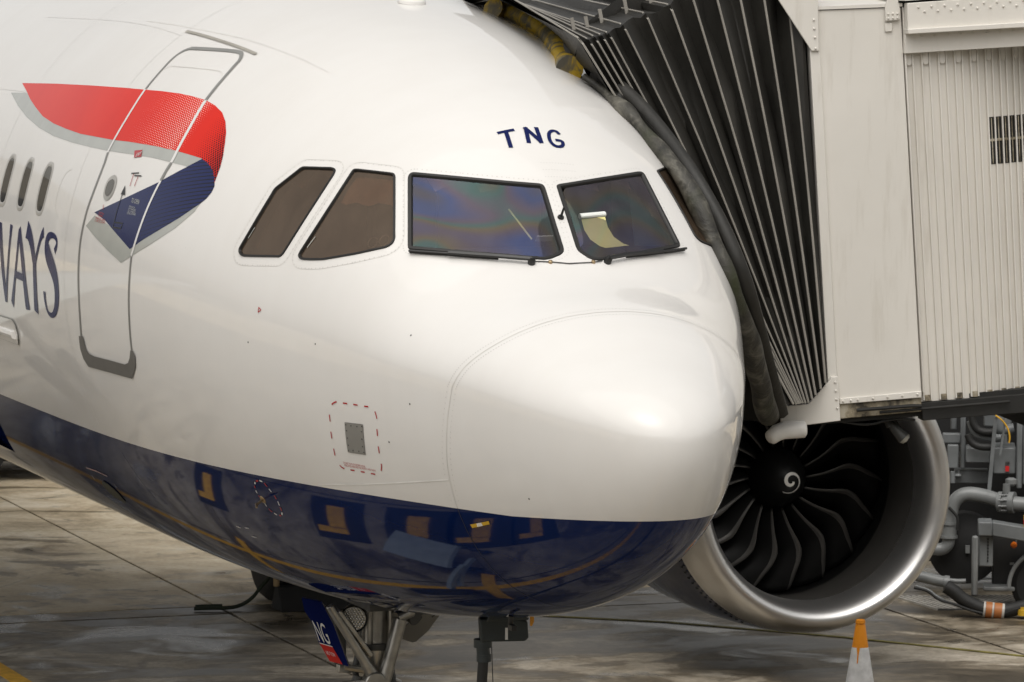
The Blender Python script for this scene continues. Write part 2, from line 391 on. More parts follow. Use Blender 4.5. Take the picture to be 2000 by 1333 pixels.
def hull_decal(bld, poly, off=.002, h=.05, uvf=None):
    """flat print on the hull skin: poly in (X, phi)"""
    L = np.array([(a, 1.9*p) for a, p in poly]); edge = resample(L, h, True); n = len(edge)
    lo, hi = edge.min(0), edge.max(0)
    gx, gy = np.meshgrid(np.arange(lo[0]+h*.3, hi[0], h), np.arange(lo[1]+h*.3, hi[1], h)); g = np.stack([gx.ravel(), gy.ravel()], 1)
    if len(g): g = g[inpoly(g, L)]
    pts = [Vector(p) for p in np.vstack([edge, g])]
    vo, _, fo, _, _, _ = delaunay_2d_cdt(pts, [(i, (i+1) % n) for i in range(n)], [], 0, 1e-6)
    q = np.array([(v.x, v.y) for v in vo]); T = np.array([tuple(f) for f in fo if len(f) == 3])
    T = T[inpoly(q[T].mean(1), L)]
    X, p = q[:, 0], q[:, 1]/1.9; N = HN(X, p); P = HP(X, p)+N*off
    fn = np.cross(P[T[:, 1]]-P[T[:, 0]], P[T[:, 2]]-P[T[:, 0]]); flip = np.sum(fn*N[T[:, 0]], 1) < 0
    T[flip] = T[flip][:, ::-1]
    bld.put(P, T.tolist(), N, uvf(X, p) if uvf else None)
def hull_strip(bld, path, width, off=.003, step=.03, closed=False, smooth=1, caps=None):
    """painted or taped line on the skin; width in metres, may be a list along the path"""
    L = np.array([(a, 1.9*p) for a, p in path])
    wl = np.broadcast_to(np.asarray(width, float), (len(L),))
    L = np.column_stack([L, wl])
    if smooth and len(L) > 2: L = chaikin(L, smooth, closed)
    d = L.copy(); L = resample(L, step, closed)
    X, p, wv = L[:, 0], L[:, 1]/1.9, L[:, 2]; N = HN(X, p); P = HP(X, p)
    if closed: T = np.roll(P, -1, 0)-np.roll(P, 1, 0)
    else: T = np.gradient(P, axis=0)
    T /= np.linalg.norm(T, axis=1)[:, None]+1e-12; S = np.cross(N, T); S /= np.linalg.norm(S, axis=1)[:, None]
    m = len(P); V = np.empty((m*2, 3)); V[0::2] = P+S*wv[:, None]/2+N*off; V[1::2] = P-S*wv[:, None]/2+N*off
    F = [(2*i, 2*i+1, 2*((i+1) % m)+1, 2*((i+1) % m)) for i in range(m if closed else m-1)]
    bld.put(V, F, np.repeat(N, 2, 0))
def hull_pt(a, off=0.0):
    X, p = np.array([a[0]]), np.array([a[1]]); return (HP(X, p)+HN(X, p)*off)[0], HN(X, p)[0]

# outlines measured on the hull: (station X in metres aft of the nose, angle phi in radians; 0 = starboard, pi/2 = crown)
K = {}
K['red'] = [(8.403,0.6089),(8.1774,0.6118),(7.9555,0.6148),(7.7376,0.6179),(7.5245,0.6212),(7.3302,0.6237),(7.1414,0.6266),(6.9585,0.6299),(6.7818,0.6338),(6.6117,0.6383),(6.446,0.6429),(6.2871,0.6481),(6.1345,0.6539),(5.9881,0.6602),(5.8473,0.6669),(5.6675,0.6755),(5.4964,0.6846),(5.3499,0.6935),(5.2096,0.7028),(5.0628,0.7114),(4.9221,0.7203),(4.8066,0.7255),(4.695,0.731),(4.4945,0.7367),(4.3355,0.7339),(4.1828,0.7214),(4.0635,0.6967),(3.9622,0.662),(3.889,0.6241),(3.8157,0.5793),(3.7715,0.539),(3.7478,0.5002),(3.7357,0.4739),(3.7563,0.4874),(3.8124,0.5095),(3.8751,0.5233),(3.9536,0.5314),(4.0284,0.5366),(4.216,0.5307),(4.4013,0.5251),(4.5092,0.5208),(4.6211,0.5166),(4.7373,0.5127),(4.8738,0.5066),(5.0162,0.5006),(5.1648,0.4947),(5.2938,0.4885),(5.4277,0.4825),(5.6083,0.4771),(5.7976,0.4722),(5.9767,0.4683),(6.1638,0.4649),(6.3499,0.4662),(6.5436,0.4681),(6.9139,0.4765),(7.2861,0.4945),(7.6092,0.5228),(7.8859,0.5501),(8.1254,0.5792)]
K['greyup'] = [(8.5523,0.5663),(8.1506,0.5728),(7.8899,0.5671),(7.6349,0.5617),(7.3868,0.5568),(7.1466,0.5525),(6.915,0.5489),(6.6926,0.5461),(6.4802,0.5438),(6.2773,0.5424),(6.0833,0.5417),(5.8979,0.5416),(5.7204,0.542),(5.5504,0.5427),(5.3876,0.5438),(5.2313,0.5451),(5.0814,0.5465),(4.9373,0.5479),(4.7988,0.5495),(4.6658,0.5511),(4.5381,0.553),(4.4154,0.555),(4.2772,0.5485),(4.1455,0.5422),(4.0198,0.5362),(4.0786,0.5123),(4.1409,0.4888),(4.2614,0.4844),(4.3874,0.4804),(4.5252,0.4761),(4.6695,0.472),(4.8294,0.465),(4.9976,0.4582),(5.1351,0.4525),(5.2782,0.4468),(5.4272,0.4413),(5.6309,0.4366),(5.8457,0.4323),(6.0546,0.43),(6.2738,0.4284),(6.5132,0.4306),(6.7645,0.4337),(6.9918,0.4421),(7.2278,0.4513),(7.4654,0.4663),(7.7116,0.4821),(7.9216,0.5009),(8.1384,0.5203),(8.3414,0.543)]
K['blue'] = [(4.0157,0.5367),(3.9278,0.5312),(3.8387,0.5171),(3.7649,0.4937),(3.716,0.4632),(3.7146,0.4373),(3.7404,0.4077),(3.7917,0.3775),(3.8458,0.3528),(3.9032,0.3283),(3.964,0.3041),(4.0557,0.274),(4.1541,0.2445),(4.2598,0.2153),(4.3731,0.1867),(4.4617,0.1629),(4.5556,0.1394),(4.6524,0.1542),(4.7532,0.1688),(4.8582,0.1832),(5.056,0.2097),(5.2999,0.2256),(5.1704,0.2457),(5.0479,0.266),(4.9318,0.2863),(4.8218,0.3068),(4.7132,0.3286),(4.6105,0.3507),(4.5134,0.373),(4.4217,0.3956),(4.3474,0.4177),(4.2771,0.44),(4.2106,0.4626),(4.1417,0.4869),(4.0768,0.5117)]
K['greylo'] = [(5.4168,0.1724),(5.2799,0.2162),(5.1519,0.2086),(5.0286,0.2009),(4.9097,0.1931),(4.795,0.1852),(4.6845,0.1772),(4.5778,0.1692),(4.4868,0.1877),(4.4,0.2064),(4.3171,0.2254),(4.2382,0.2445),(4.1628,0.2638),(4.091,0.2834),(4.0224,0.3033),(3.9571,0.3234),(3.8948,0.3438),(3.8354,0.3644),(3.7788,0.3853),(3.8102,0.3468),(3.8602,0.3196),(3.9137,0.2926),(3.971,0.2658),(4.0528,0.2384),(4.14,0.2114),(4.2331,0.1847),(4.3371,0.1585),(4.4481,0.1327),(4.5591,0.1076),(4.6775,0.0827),(4.8032,0.0976),(4.9351,0.1123),(5.066,0.1287),(5.2034,0.1448)]
K['doorL_low'] = [(5.5473,-0.1953),(5.5134,-0.1362),(5.4948,-0.0702),(5.4888,-0.0051),(5.4857,0.056),(5.4838,0.1179),(5.4706,0.1683),(5.4535,0.232),(5.4177,0.299),(5.4037,0.3867),(5.4368,0.4349)]
K['doorL_white'] = [(5.4393,0.4358),(5.4329,0.4842),(5.4338,0.5804),(5.4807,0.6874)]
K['doorL_up'] = [(5.4807,0.6874),(5.4999,0.7767),(5.5207,0.8279),(5.5028,0.8649),(5.4527,0.8865),(5.3809,0.8992)]
K['door_top'] = [(5.4369,0.8911),(5.2836,0.9064),(5.0844,0.9262),(4.895,0.9462),(4.7762,0.9577),(4.7131,0.9579),(4.6513,0.9406),(4.6101,0.9153)]
K['doorR_up'] = [(4.6267,0.9232),(4.5755,0.8669),(4.5288,0.7914),(4.4988,0.7362)]
K['doorR_white'] = [(4.4988,0.7362),(4.44,0.6616),(4.4054,0.6075),(4.3696,0.5114),(4.367,0.4802)]
K['doorR_mid'] = [(4.367,0.4802),(4.3793,0.4417),(4.388,0.4057)]
K['doorR_white2'] = [(4.388,0.4057),(4.4054,0.3523),(4.4427,0.2551),(4.4688,0.1973),(4.4979,0.142),(4.5153,0.1176)]
K['doorR_low'] = [(4.513,0.1186),(4.517,0.0445),(4.5299,-0.0279),(4.5413,-0.0934),(4.5594,-0.1598),(4.5702,-0.1989)]
K['scuff'] = [(5.5924,-0.19),(5.4966,-0.1865),(5.4914,-0.2068),(5.4817,-0.2275),(5.4243,-0.2384),(5.3258,-0.2414),(4.999,-0.2397),(4.7343,-0.2399),(4.6683,-0.2324),(4.6207,-0.2151),(4.5823,-0.1895),(4.5371,-0.1895),(4.5158,-0.2045),(4.5479,-0.2395),(4.6576,-0.2814),(5.1309,-0.2805),(5.5226,-0.2827),(5.5921,-0.2614),(5.6153,-0.2315)]
K['door_inner'] = [(5.4722,0.7792),(5.4589,0.7935),(5.4027,0.8023),(5.02,0.8323),(4.7056,0.859),(4.6553,0.8554),(4.6129,0.8478)]
K['gutter'] = [(5.811,0.9482),(5.4675,0.9585),(5.1679,0.9663),(4.824,0.9758),(4.5472,0.9807)]
K['seam_up'] = [(6.7456,0.9442),(6.3775,0.9506),(6.0508,0.9615),(5.7379,0.9722),(5.4534,0.9855),(5.2027,0.9991),(4.9696,1.0139),(4.7514,1.0226),(4.5468,1.0323),(4.3029,1.0418),(4.0791,1.0535),(3.885,1.0594),(3.7056,1.0672)]
K['porthole'] = [(5.1462,0.371),(5.0965,0.3676),(5.0606,0.3534),(5.0436,0.3281),(5.0553,0.3012),(5.1013,0.2801),(5.1545,0.2756),(5.2066,0.2853),(5.2305,0.3033),(5.2371,0.3322),(5.2143,0.3553)]
K['exit'] = [(4.9898,0.4728),(4.8719,0.4849),(4.8361,0.461),(4.9415,0.4493)]
K['arrow'] = [(4.8915,0.2145),(4.8937,0.2433),(4.8863,0.2893),(4.8868,0.3221)]
K['arrowhead'] = [(4.9126,0.3138),(4.8906,0.3484),(4.8363,0.3157)]
K['handlebox'] = [(4.8915,0.2145),(4.8978,0.1962),(4.7588,0.2003),(4.7413,0.2195)]
K['pink1'] = [(4.8096,0.3508),(4.8277,0.3954)]
K['pink2'] = [(4.7386,0.356),(4.7425,0.3964)]
K['tbar1'] = [(4.8684,0.3944),(4.7539,0.4051)]
K['tbar2'] = [(4.8055,0.3909),(4.6952,0.3981)]
K['redtick'] = [(5.163,0.2603),(5.143,0.2441)]
K['redtext0'] = [(5.2087,0.2263),(5.1124,0.2268)]
K['redtext1'] = [(5.2141,0.2165),(5.1216,0.2173)]
K['redtext2'] = [(5.2475,0.2051),(5.0663,0.2065)]
K['redtext3'] = [(5.2548,0.1958),(5.0502,0.1986)]
K['wtextbig'] = [(4.7062,0.2984),(4.5759,0.3)]
K['wtext0'] = [(4.7111,0.2803),(4.6197,0.2815)]
K['wtext1'] = [(4.7117,0.2717),(4.5924,0.2749)]
K['wtext2'] = [(4.7127,0.2631),(4.582,0.2671)]
K['wtext3'] = [(4.7148,0.2551),(4.5728,0.2599)]
K['plug'] = [(6.0179,0.3397),(6.0868,0.3353),(6.1619,0.3096),(6.1868,0.2674),(6.1901,0.2235),(6.1462,0.188),(6.0597,0.1731)]
K['cabwin0'] = [(6.555,0.2533)]
K['cabwin1'] = [(7.0947,0.252)]
K['cabwin2'] = [(7.6291,0.2539)]
K['S_'] = [(6.0492,0.0547),(5.9997,0.0812),(6.0296,0.1008),(6.1154,0.1083),(6.2025,0.1037),(6.2557,0.0875),(6.2551,0.0601),(6.1958,0.0319),(6.1024,0.0019),(6.0261,-0.0282),(6.0034,-0.0627),(6.0193,-0.096),(6.0808,-0.1312),(6.1699,-0.1511),(6.2651,-0.1502),(6.3123,-0.1342),(6.3332,-0.1074),(6.3282,-0.0825)]
K['Y_l'] = [(6.8071,0.1033),(6.7288,0.0923),(6.6404,0.0586),(6.5801,0.0118),(6.5517,-0.0104)]
K['Y_r'] = [(6.3548,0.1089),(6.4097,0.094),(6.4682,0.0523),(6.5314,0.0074),(6.5517,-0.0104)]
K['Y_s'] = [(6.5609,-0.0052),(6.5642,-0.0713),(6.6047,-0.1558)]
K['A_l'] = [(7.0049,0.096),(7.0427,0.009),(7.1451,-0.0784),(7.286,-0.1538)]
K['A_r'] = [(7.0095,0.102),(6.8991,0.0135),(6.8478,-0.0804),(6.8435,-0.1562)]
K['A_x'] = [(7.1094,-0.0538),(6.8746,-0.0579)]
K['W_r'] = [(7.2533,0.106),(7.2615,0.0515),(7.327,-0.0445),(7.4539,-0.1387)]
K['W_m'] = [(7.5873,0.093),(7.5276,0.0439),(7.4747,-0.06),(7.466,-0.1522)]
K['vent'] = [(7.8693,-0.2053),(7.3597,-0.2044),(7.2834,-0.2179),(7.2751,-0.2506),(7.3366,-0.2845),(8.033,-0.2811)]
K['ventridge'] = [(7.9709,-0.2549),(7.6887,-0.2525),(7.3383,-0.2529)]
K['SF'] = [(2.3629,0.9607),(2.369,0.9656),(2.3728,0.9718),(2.3745,0.9791),(2.3731,0.986),(2.3687,0.9923),(2.3611,1.0001),(2.341,1.0175),(2.3219,1.0354),(2.3038,1.0536),(2.2865,1.0722),(2.2702,1.0912),(2.2547,1.1105),(2.24,1.13),(2.226,1.1498),(2.2128,1.1699),(2.2061,1.1805),(2.1936,1.2013),(2.1818,1.2222),(2.1706,1.2434),(2.1601,1.2648),(2.1502,1.2864),(2.1408,1.3082),(2.1321,1.3302),(2.1239,1.3524),(2.1162,1.3747),(2.1126,1.3864),(2.1062,1.4088),(2.1004,1.4314),(2.095,1.4541),(2.0902,1.4771),(2.0859,1.5002),(2.0821,1.5235),(2.079,1.5334),(2.0749,1.5411),(2.0683,1.5459),(2.0593,1.548),(2.0482,1.5489),(2.0209,1.5484),(1.9938,1.5479),(1.9666,1.5474),(1.9394,1.5469),(1.9119,1.5463),(1.8842,1.5455),(1.8707,1.5451),(1.843,1.5444),(1.8147,1.5435),(1.7854,1.5422),(1.7548,1.5404),(1.7226,1.5379),(1.7083,1.5345),(1.6962,1.5289),(1.6854,1.5197),(1.6759,1.5069),(1.6683,1.4927),(1.6545,1.4538),(1.6509,1.4383),(1.6478,1.4108),(1.6489,1.3966),(1.6556,1.3731),(1.6596,1.36),(1.6676,1.3355),(1.676,1.3112),(1.6848,1.2871),(1.694,1.2632),(1.7035,1.2394),(1.7134,1.2157),(1.7237,1.1922),(1.7342,1.1687),(1.7452,1.1454),(1.7564,1.1222),(1.768,1.099),(1.78,1.076),(1.7923,1.0531),(1.7991,1.0409),(1.8124,1.0177),(1.8262,0.9946),(1.8404,0.9716),(1.8551,0.9487),(1.8704,0.926),(1.8861,0.9034),(1.9025,0.881),(1.9194,0.8587),(1.9369,0.8367),(1.9552,0.8149),(1.9741,0.7933),(1.9937,0.772),(2.0023,0.7646),(2.0089,0.7608),(2.0155,0.7599),(2.0221,0.7621),(2.0312,0.7672),(2.0546,0.7835),(2.0783,0.7993),(2.1021,0.8148),(2.1262,0.83),(2.1505,0.845),(2.1753,0.8597),(2.1875,0.8668),(2.2133,0.8816),(2.2396,0.8962),(2.2666,0.9107),(2.2943,0.9253),(2.3229,0.9399),(2.3525,0.9547)]
K['PF'] = [(2.0696,1.6144),(2.0742,1.6187),(2.0779,1.6276),(2.0832,1.6524),(2.0892,1.6773),(2.0959,1.7025),(2.1033,1.7278),(2.1114,1.7534),(2.1203,1.7792),(2.1301,1.8053),(2.1408,1.8316),(2.1525,1.8583),(2.1594,1.873),(2.1733,1.901),(2.1885,1.9294),(2.2054,1.9582),(2.2241,1.9876),(2.245,2.0176),(2.2684,2.0482),(2.2951,2.0797),(2.3063,2.0942),(2.3137,2.1062),(2.3148,2.1158),(2.3094,2.1228),(2.2994,2.1285),(2.2724,2.1364),(2.2465,2.1448),(2.2216,2.1534),(2.1973,2.1624),(2.1737,2.1716),(2.1506,2.1812),(2.1279,2.1909),(2.1056,2.201),(2.0939,2.2064),(2.0731,2.2162),(2.0523,2.2263),(2.0317,2.2366),(2.0112,2.2471),(1.9907,2.2578),(1.9701,2.2688),(1.9494,2.2799),(1.9398,2.2833),(1.932,2.2836),(1.9229,2.28),(1.9127,2.2724),(1.9,2.2585),(1.8732,2.2207),(1.8485,2.184),(1.8258,2.148),(1.8046,2.1128),(1.7848,2.0782),(1.7661,2.0442),(1.7484,2.0105),(1.7316,1.9773),(1.7232,1.9599),(1.7078,1.9255),(1.6932,1.8916),(1.6795,1.8579),(1.6667,1.8246),(1.6547,1.7915),(1.6436,1.7586),(1.6332,1.726),(1.6305,1.7109),(1.6303,1.697),(1.6329,1.6838),(1.6406,1.6661),(1.6487,1.6555),(1.6678,1.6393),(1.6865,1.6231),(1.6982,1.6172),(1.7114,1.6141),(1.7261,1.613),(1.7578,1.6146),(1.7879,1.6157),(1.8167,1.6163),(1.8447,1.6166),(1.8719,1.6167),(1.8987,1.6166),(1.9119,1.6164),(1.9369,1.6158),(1.9617,1.6151),(1.9864,1.6144),(2.0111,1.6137),(2.0358,1.6131),(2.0607,1.6124)]
K['S1'] = [(2.6847,0.7992),(2.6857,0.8053),(2.6819,0.811),(2.6734,0.8163),(2.6606,0.8221),(2.6247,0.8355),(2.59,0.8495),(2.5564,0.864),(2.5411,0.871),(2.5137,0.884),(2.4874,0.8976),(2.4619,0.9115),(2.4512,0.9165),(2.4436,0.9187),(2.4357,0.9189),(2.4278,0.917),(2.4163,0.9122),(2.3886,0.8981),(2.3617,0.884),(2.3357,0.87),(2.3104,0.856),(2.2857,0.842),(2.2618,0.8281),(2.2492,0.8205),(2.2264,0.8064),(2.2041,0.7922),(2.1821,0.7778),(2.1604,0.7633),(2.1391,0.7485),(2.118,0.7335),(2.1095,0.7242),(2.1037,0.7139),(2.1012,0.7027),(2.1018,0.6907),(2.1053,0.678),(2.1117,0.6645),(2.1198,0.6517),(2.1385,0.6291),(2.1582,0.6069),(2.179,0.5851),(2.2008,0.5638),(2.2237,0.543),(2.2478,0.5228),(2.2614,0.5123),(2.289,0.4931),(2.3179,0.4745),(2.3478,0.4566),(2.3789,0.4395),(2.4111,0.423),(2.4442,0.4071),(2.4625,0.3999),(2.5238,0.3802),(2.544,0.3745),(2.6039,0.3601),(2.6219,0.3574),(2.6368,0.357),(2.6484,0.3591),(2.657,0.3636),(2.6611,0.3702),(2.6607,0.3791),(2.6587,0.3891),(2.6518,0.4111),(2.6458,0.4332),(2.6409,0.4554),(2.6369,0.4775),(2.6338,0.4997),(2.6318,0.5219),(2.6307,0.544),(2.6305,0.5662),(2.6312,0.5884),(2.632,0.5995),(2.6341,0.6208),(2.637,0.6421),(2.6408,0.6634),(2.6455,0.6846),(2.651,0.7059),(2.6574,0.7271),(2.6646,0.7483),(2.6728,0.7695),(2.6818,0.7906)]
K['S2'] = [(3.0571,0.689),(3.0502,0.6941),(3.037,0.6993),(2.9923,0.7118),(2.9484,0.7246),(2.9296,0.7303),(2.8868,0.7435),(2.8448,0.757),(2.8295,0.7606),(2.817,0.7618),(2.8061,0.7607),(2.797,0.7572),(2.7892,0.7512),(2.7829,0.7427),(2.7779,0.7331),(2.7707,0.7115),(2.7646,0.6899),(2.7594,0.6683),(2.7551,0.6466),(2.7518,0.625),(2.7494,0.6034),(2.748,0.5818),(2.7476,0.5602),(2.7481,0.5386),(2.7485,0.5278),(2.7498,0.5074),(2.7519,0.4871),(2.7548,0.4668),(2.7587,0.4464),(2.7633,0.4262),(2.7689,0.4059),(2.7753,0.3856),(2.7826,0.3654),(2.7908,0.3452),(2.7982,0.3359),(2.8083,0.328),(2.8246,0.3218),(2.8739,0.3121),(2.9239,0.3026),(2.9746,0.2933),(2.9981,0.2891),(3.0443,0.2813),(3.0911,0.2736),(3.1386,0.266),(3.1596,0.2645),(3.1771,0.2655),(3.1912,0.2687),(3.202,0.2741),(3.2079,0.2804),(3.2087,0.2876),(3.2064,0.2962),(3.1958,0.3168),(3.1863,0.3375),(3.1779,0.3582),(3.1706,0.3789),(3.1644,0.3996),(3.1593,0.4203),(3.157,0.4304),(3.1531,0.4487),(3.15,0.467),(3.1477,0.4852),(3.1462,0.5035),(3.1455,0.5218),(3.1456,0.5402),(3.1466,0.5585),(3.1429,0.5683),(3.1275,0.5869),(3.1129,0.6056),(3.0992,0.6244),(3.0863,0.6434),(3.0744,0.6624),(3.0633,0.6816)]
K['glow_sheet'] = [(2.6668,0.801),(2.534,0.86),(2.4388,0.91),(2.3612,0.8724),(2.2821,0.8265),(2.3242,0.8167),(2.3938,0.7824),(2.4387,0.7324),(2.5268,0.7085),(2.5815,0.6708),(2.6275,0.663),(2.6509,0.7369)]
K['cup1'] = [(2.2429,0.625)]
K['cup2'] = [(2.1914,0.6804)]
K['gm1'] = [(3.1643,0.3383),(3.1439,0.3883)]
K['gm2'] = [(2.6228,0.4136),(2.6017,0.4736)]
K['wiperS'] = [(1.9855,0.7481),(1.8435,0.9237),(1.7072,1.1594),(1.6336,1.3217)]
K['wiperP'] = [(1.6182,1.7586),(1.6725,1.8835),(1.782,2.1222),(1.9038,2.3071)]
K['wcable'] = [(1.6457,1.327),(1.633,1.3768),(1.6205,1.4267),(1.5954,1.5271),(1.6053,1.6712),(1.6243,1.7298)]
K['nozS'] = [(1.6205,1.4267)]
K['nozP'] = [(1.6094,1.6725)]
K['icep'] = [(1.8986,1.582)]
K['TNG'] = [(2.4294,1.4317),(2.3039,1.442),(2.4395,1.5054),(2.4346,1.5934),(2.3546,1.5845),(2.4143,1.7314),(2.2956,1.6663)]
K['T_bar'] = [(2.418,1.4266),(2.4291,1.5078)]
K['T_st'] = [(2.4185,1.4667),(2.3032,1.4563)]
K['N_1'] = [(2.4453,1.5632),(2.3249,1.5475)]
K['N_d'] = [(2.444,1.5571),(2.326,1.6087)]
K['N_2'] = [(2.4463,1.612),(2.3247,1.6067)]
K['G_'] = [(2.4026,1.7098),(2.4269,1.7012),(2.4288,1.6824),(2.4079,1.6631),(2.3744,1.6532),(2.3345,1.6517),(2.3109,1.6645),(2.3053,1.6863),(2.3178,1.7084),(2.3524,1.7132),(2.354,1.6795)]
K['panel'] = [(2.1413,-0.252),(1.9813,-0.2461),(2.0222,-0.3678),(2.1788,-0.3686)]
K['dash0'] = [(2.1856,-0.1768),(2.2112,-0.1827),(2.2352,-0.1922)]
K['dash1'] = [(2.1294,-0.1766),(2.0914,-0.1751)]
K['dash2'] = [(2.0373,-0.1728),(2.0,-0.1718)]
K['dash3'] = [(1.9429,-0.1705),(1.9068,-0.1687)]
K['dash4'] = [(1.8545,-0.1821),(1.8482,-0.1938),(1.8465,-0.2102)]
K['dash5'] = [(1.8615,-0.2531),(1.8689,-0.2817)]
K['dash6'] = [(1.8844,-0.3253),(1.8905,-0.3543)]
K['dash7'] = [(1.9006,-0.3984),(1.9095,-0.4146),(1.9236,-0.4302)]
K['dash8'] = [(2.0292,-0.4476),(1.9915,-0.4489)]
K['dash9'] = [(2.1202,-0.4453),(2.0844,-0.4456)]
K['dash10'] = [(2.2152,-0.444),(2.1766,-0.444)]
K['dash11'] = [(2.3039,-0.43),(2.2942,-0.4377),(2.2703,-0.4428)]
K['dash12'] = [(2.3105,-0.3653),(2.3182,-0.3929)]
K['dash13'] = [(2.2928,-0.2989),(2.2997,-0.3258)]
K['dash14'] = [(2.2725,-0.2329),(2.2779,-0.2597)]
K['ptext'] = [(2.2578,-0.4201),(2.0591,-0.4238),(2.2557,-0.4306),(1.9741,-0.4356)]
K['pin'] = [(2.6095,-0.5262),(2.425,-0.5159),(2.2481,-0.5064),(2.0748,-0.4945),(1.9073,-0.4833),(1.7432,-0.471),(1.5834,-0.4595),(1.4658,-0.4507),(1.3504,-0.4421)]
K['cheat'] = [(9.4465,-0.5279),(8.7385,-0.5186),(7.8763,-0.5126),(7.0732,-0.5092),(6.3442,-0.5088),(5.6977,-0.511),(5.103,-0.5173),(4.6407,-0.5203),(4.0766,-0.528),(3.3664,-0.534),(2.7692,-0.5402),(2.2415,-0.5482),(1.988,-0.5613),(1.522,-0.5894),(1.0836,-0.6338),(0.6862,-0.7117),(0.3684,-0.8904),(0.2092,-1.287),(0.2396,-2.0303),(0.323,-2.2122),(0.4943,-2.3779)]
K['probering'] = [(3.3933,-0.5755),(3.3518,-0.5605),(3.3007,-0.5532),(3.2527,-0.5565),(3.2259,-0.5852),(3.2039,-0.6215),(3.2337,-0.6642),(3.2574,-0.6862),(3.3089,-0.6984),(3.3577,-0.6949),(3.4095,-0.6764),(3.407,-0.6443),(3.4241,-0.6162),(3.4191,-0.5946)]
K['probe'] = [(3.4084,-0.637)]
K['rw'] = [(7.1871,-0.7297),(6.8785,-0.7253),(6.6296,-0.7307)]
K['wt1'] = [(7.2315,-0.7684),(7.2731,-0.7894)]
K['wt2'] = [(6.6196,-0.7653),(6.6274,-0.7819)]
K['wt3'] = [(6.7468,-0.834),(6.7363,-0.8489)]
K['antplate'] = [(7.0274,-0.7771),(6.8699,-0.7695),(6.7652,-0.8031),(6.8481,-0.8701),(6.9851,-0.8756),(7.1715,-0.8578),(7.1586,-0.8216)]
K['wm1'] = [(4.1772,-0.7928),(4.1252,-0.7962)]
K['wm2'] = [(4.0354,-0.791),(3.9774,-0.7902)]
K['wm3'] = [(4.0645,-0.8328),(3.9983,-0.834)]
K['tape'] = [(1.3288,-0.6795),(1.151,-0.6655),(1.1585,-0.6849),(1.3273,-0.6996)]
K['tri'] = [(2.8986,0.0952),(2.8732,0.0878),(2.901,0.0747)]
K['topant'] = [(4.7048,1.5861),(4.5967,1.6182)]
K['seamL'] = [(1.2864,-0.2748),(1.2468,-0.1526),(1.2207,-0.079),(1.183,0.0521),(1.163,0.1929),(1.0879,0.4632),(1.0544,0.6126),(1.0312,0.7569),(1.0015,1.0616),(0.9899,1.3403),(0.9749,1.5268),(0.9519,1.7321),(0.9205,1.9399),(0.8798,2.1738)]
K['seamD'] = [(1.2917,-0.2658),(1.3234,-0.3766),(1.3462,-0.4523),(1.3669,-0.5757),(1.3813,-0.6652),(1.4057,-0.7864),(1.4305,-0.9131),(1.4653,-1.069),(1.4919,-1.2379)]
K['gpu'] = [(1.9548,-1.3121)]
K['fdrain'] = [(1.5225,-1.7511)]
K['noseg'] = [(4.0456,-1.2529),(3.7485,-1.3251),(4.5165,-1.234)]
# ------------------------------------------------------------------ setting: ground
def slab(x0, x1, y0, y1, par, name='concrete_slab', z=0.0, mat='apron_concrete'):
    b = B(); g = .017; jig = random.uniform(-.003, .003)
    b.box(((x0+x1)/2, (y0+y1)/2, z-.06+jig), (x1-x0-2*g, y1-y0-2*g, .12)); return b.build(name, mat, par, bevel=.006)
random.seed(7)
gb = B(); gb.put([(-600, -600, -.02), (600, -600, -.02), (600, 600, -.02), (-600, 600, -.02)], [(0, 1, 2, 3)])
apron = gb.build('apron', 'apron_base', kind='structure', smooth=0)
PX, PY = 5.81, 5.9
ys = [15.93-PY*k for k in range(8, 0, -1)]+[15.93, 16.53, 17.02]+[17.02+PY*k for k in range(1, 7)]
xs = sorted([2.165+PX*k for k in range(-5, 7)]+[2.165-PX*.5])
for i in range(len(xs)-1):
    for j in range(len(ys)-1):
        slab(xs[i], xs[i+1], ys[j], ys[j+1], apron, mat='oily_concrete' if ys[j] < 8 or xs[i] < -1 else 'stand_concrete' if ys[j] < 16.9 else 'apron_concrete')
far = B(); far.put([(-300, 52.5, -.004), (300, 52.5, -.004), (300, 400, -.004), (-300, 400, -.004)], [(0, 1, 2, 3)])
far.put([(-300, -300, -.004), (-27, -300, -.004), (-27, 52.4, -.004), (-300, 52.4, -.004)], [(0, 1, 2, 3)])
far.put([(37.2, -300, -.004), (300, -300, -.004), (300, 52.4, -.004), (37.2, 52.4, -.004)], [(0, 1, 2, 3)])
far.put([(-26.9, -300, -.004), (37.1, -300, -.004), (37.1, -31.3, -.004), (-26.9, -31.3, -.004)], [(0, 1, 2, 3)])
far.build('concrete_expanse', 'apron_concrete', apron, smooth=0)

def ground_poly(poly, z=.008):
    return [(x, y, z) for x, y in poly]
def paint(name, polys, mat, z=.008):
    b = B()
    for p in polys: b.prism(ground_poly(p, z-.006), (0, 0, .006))
    o = b.build(name, mat, smooth=0, kind='structure'); return o
def rect(cx, cy, lx, ly, a=0):
    c, s = math.cos(a), math.sin(a)
    return [(cx+c*x-s*y, cy+s*x+c*y) for x, y in ((-lx/2, -ly/2), (lx/2, -ly/2), (lx/2, ly/2), (-lx/2, ly/2))]
paint('lead_in_line', [[(-.36, -30), (-.20, -30), (-.45, 13), (-.68, 26), (-.84, 26), (-.61, 13)]], 'line_yellow', .008)
for y in (10.3, 4.6):
    paint('stop_bar', [rect(-.4, y, 1.5, .20, .6)], 'line_yellow', .015)
for y, wd in ((9.9, .5), (6.26, .55), (4.85, .5), (3.9, .45), (2.9, .45)):
    paint('stop_mark_box', [rect(-2.75, y, 1.5, 1.05)], 'line_black', .008)
    paint('stop_mark', [rect(-2.8, y, .80, wd*.62), rect(-2.32, y+.13, .20, wd*1.1)], 'line_yellow', .015)
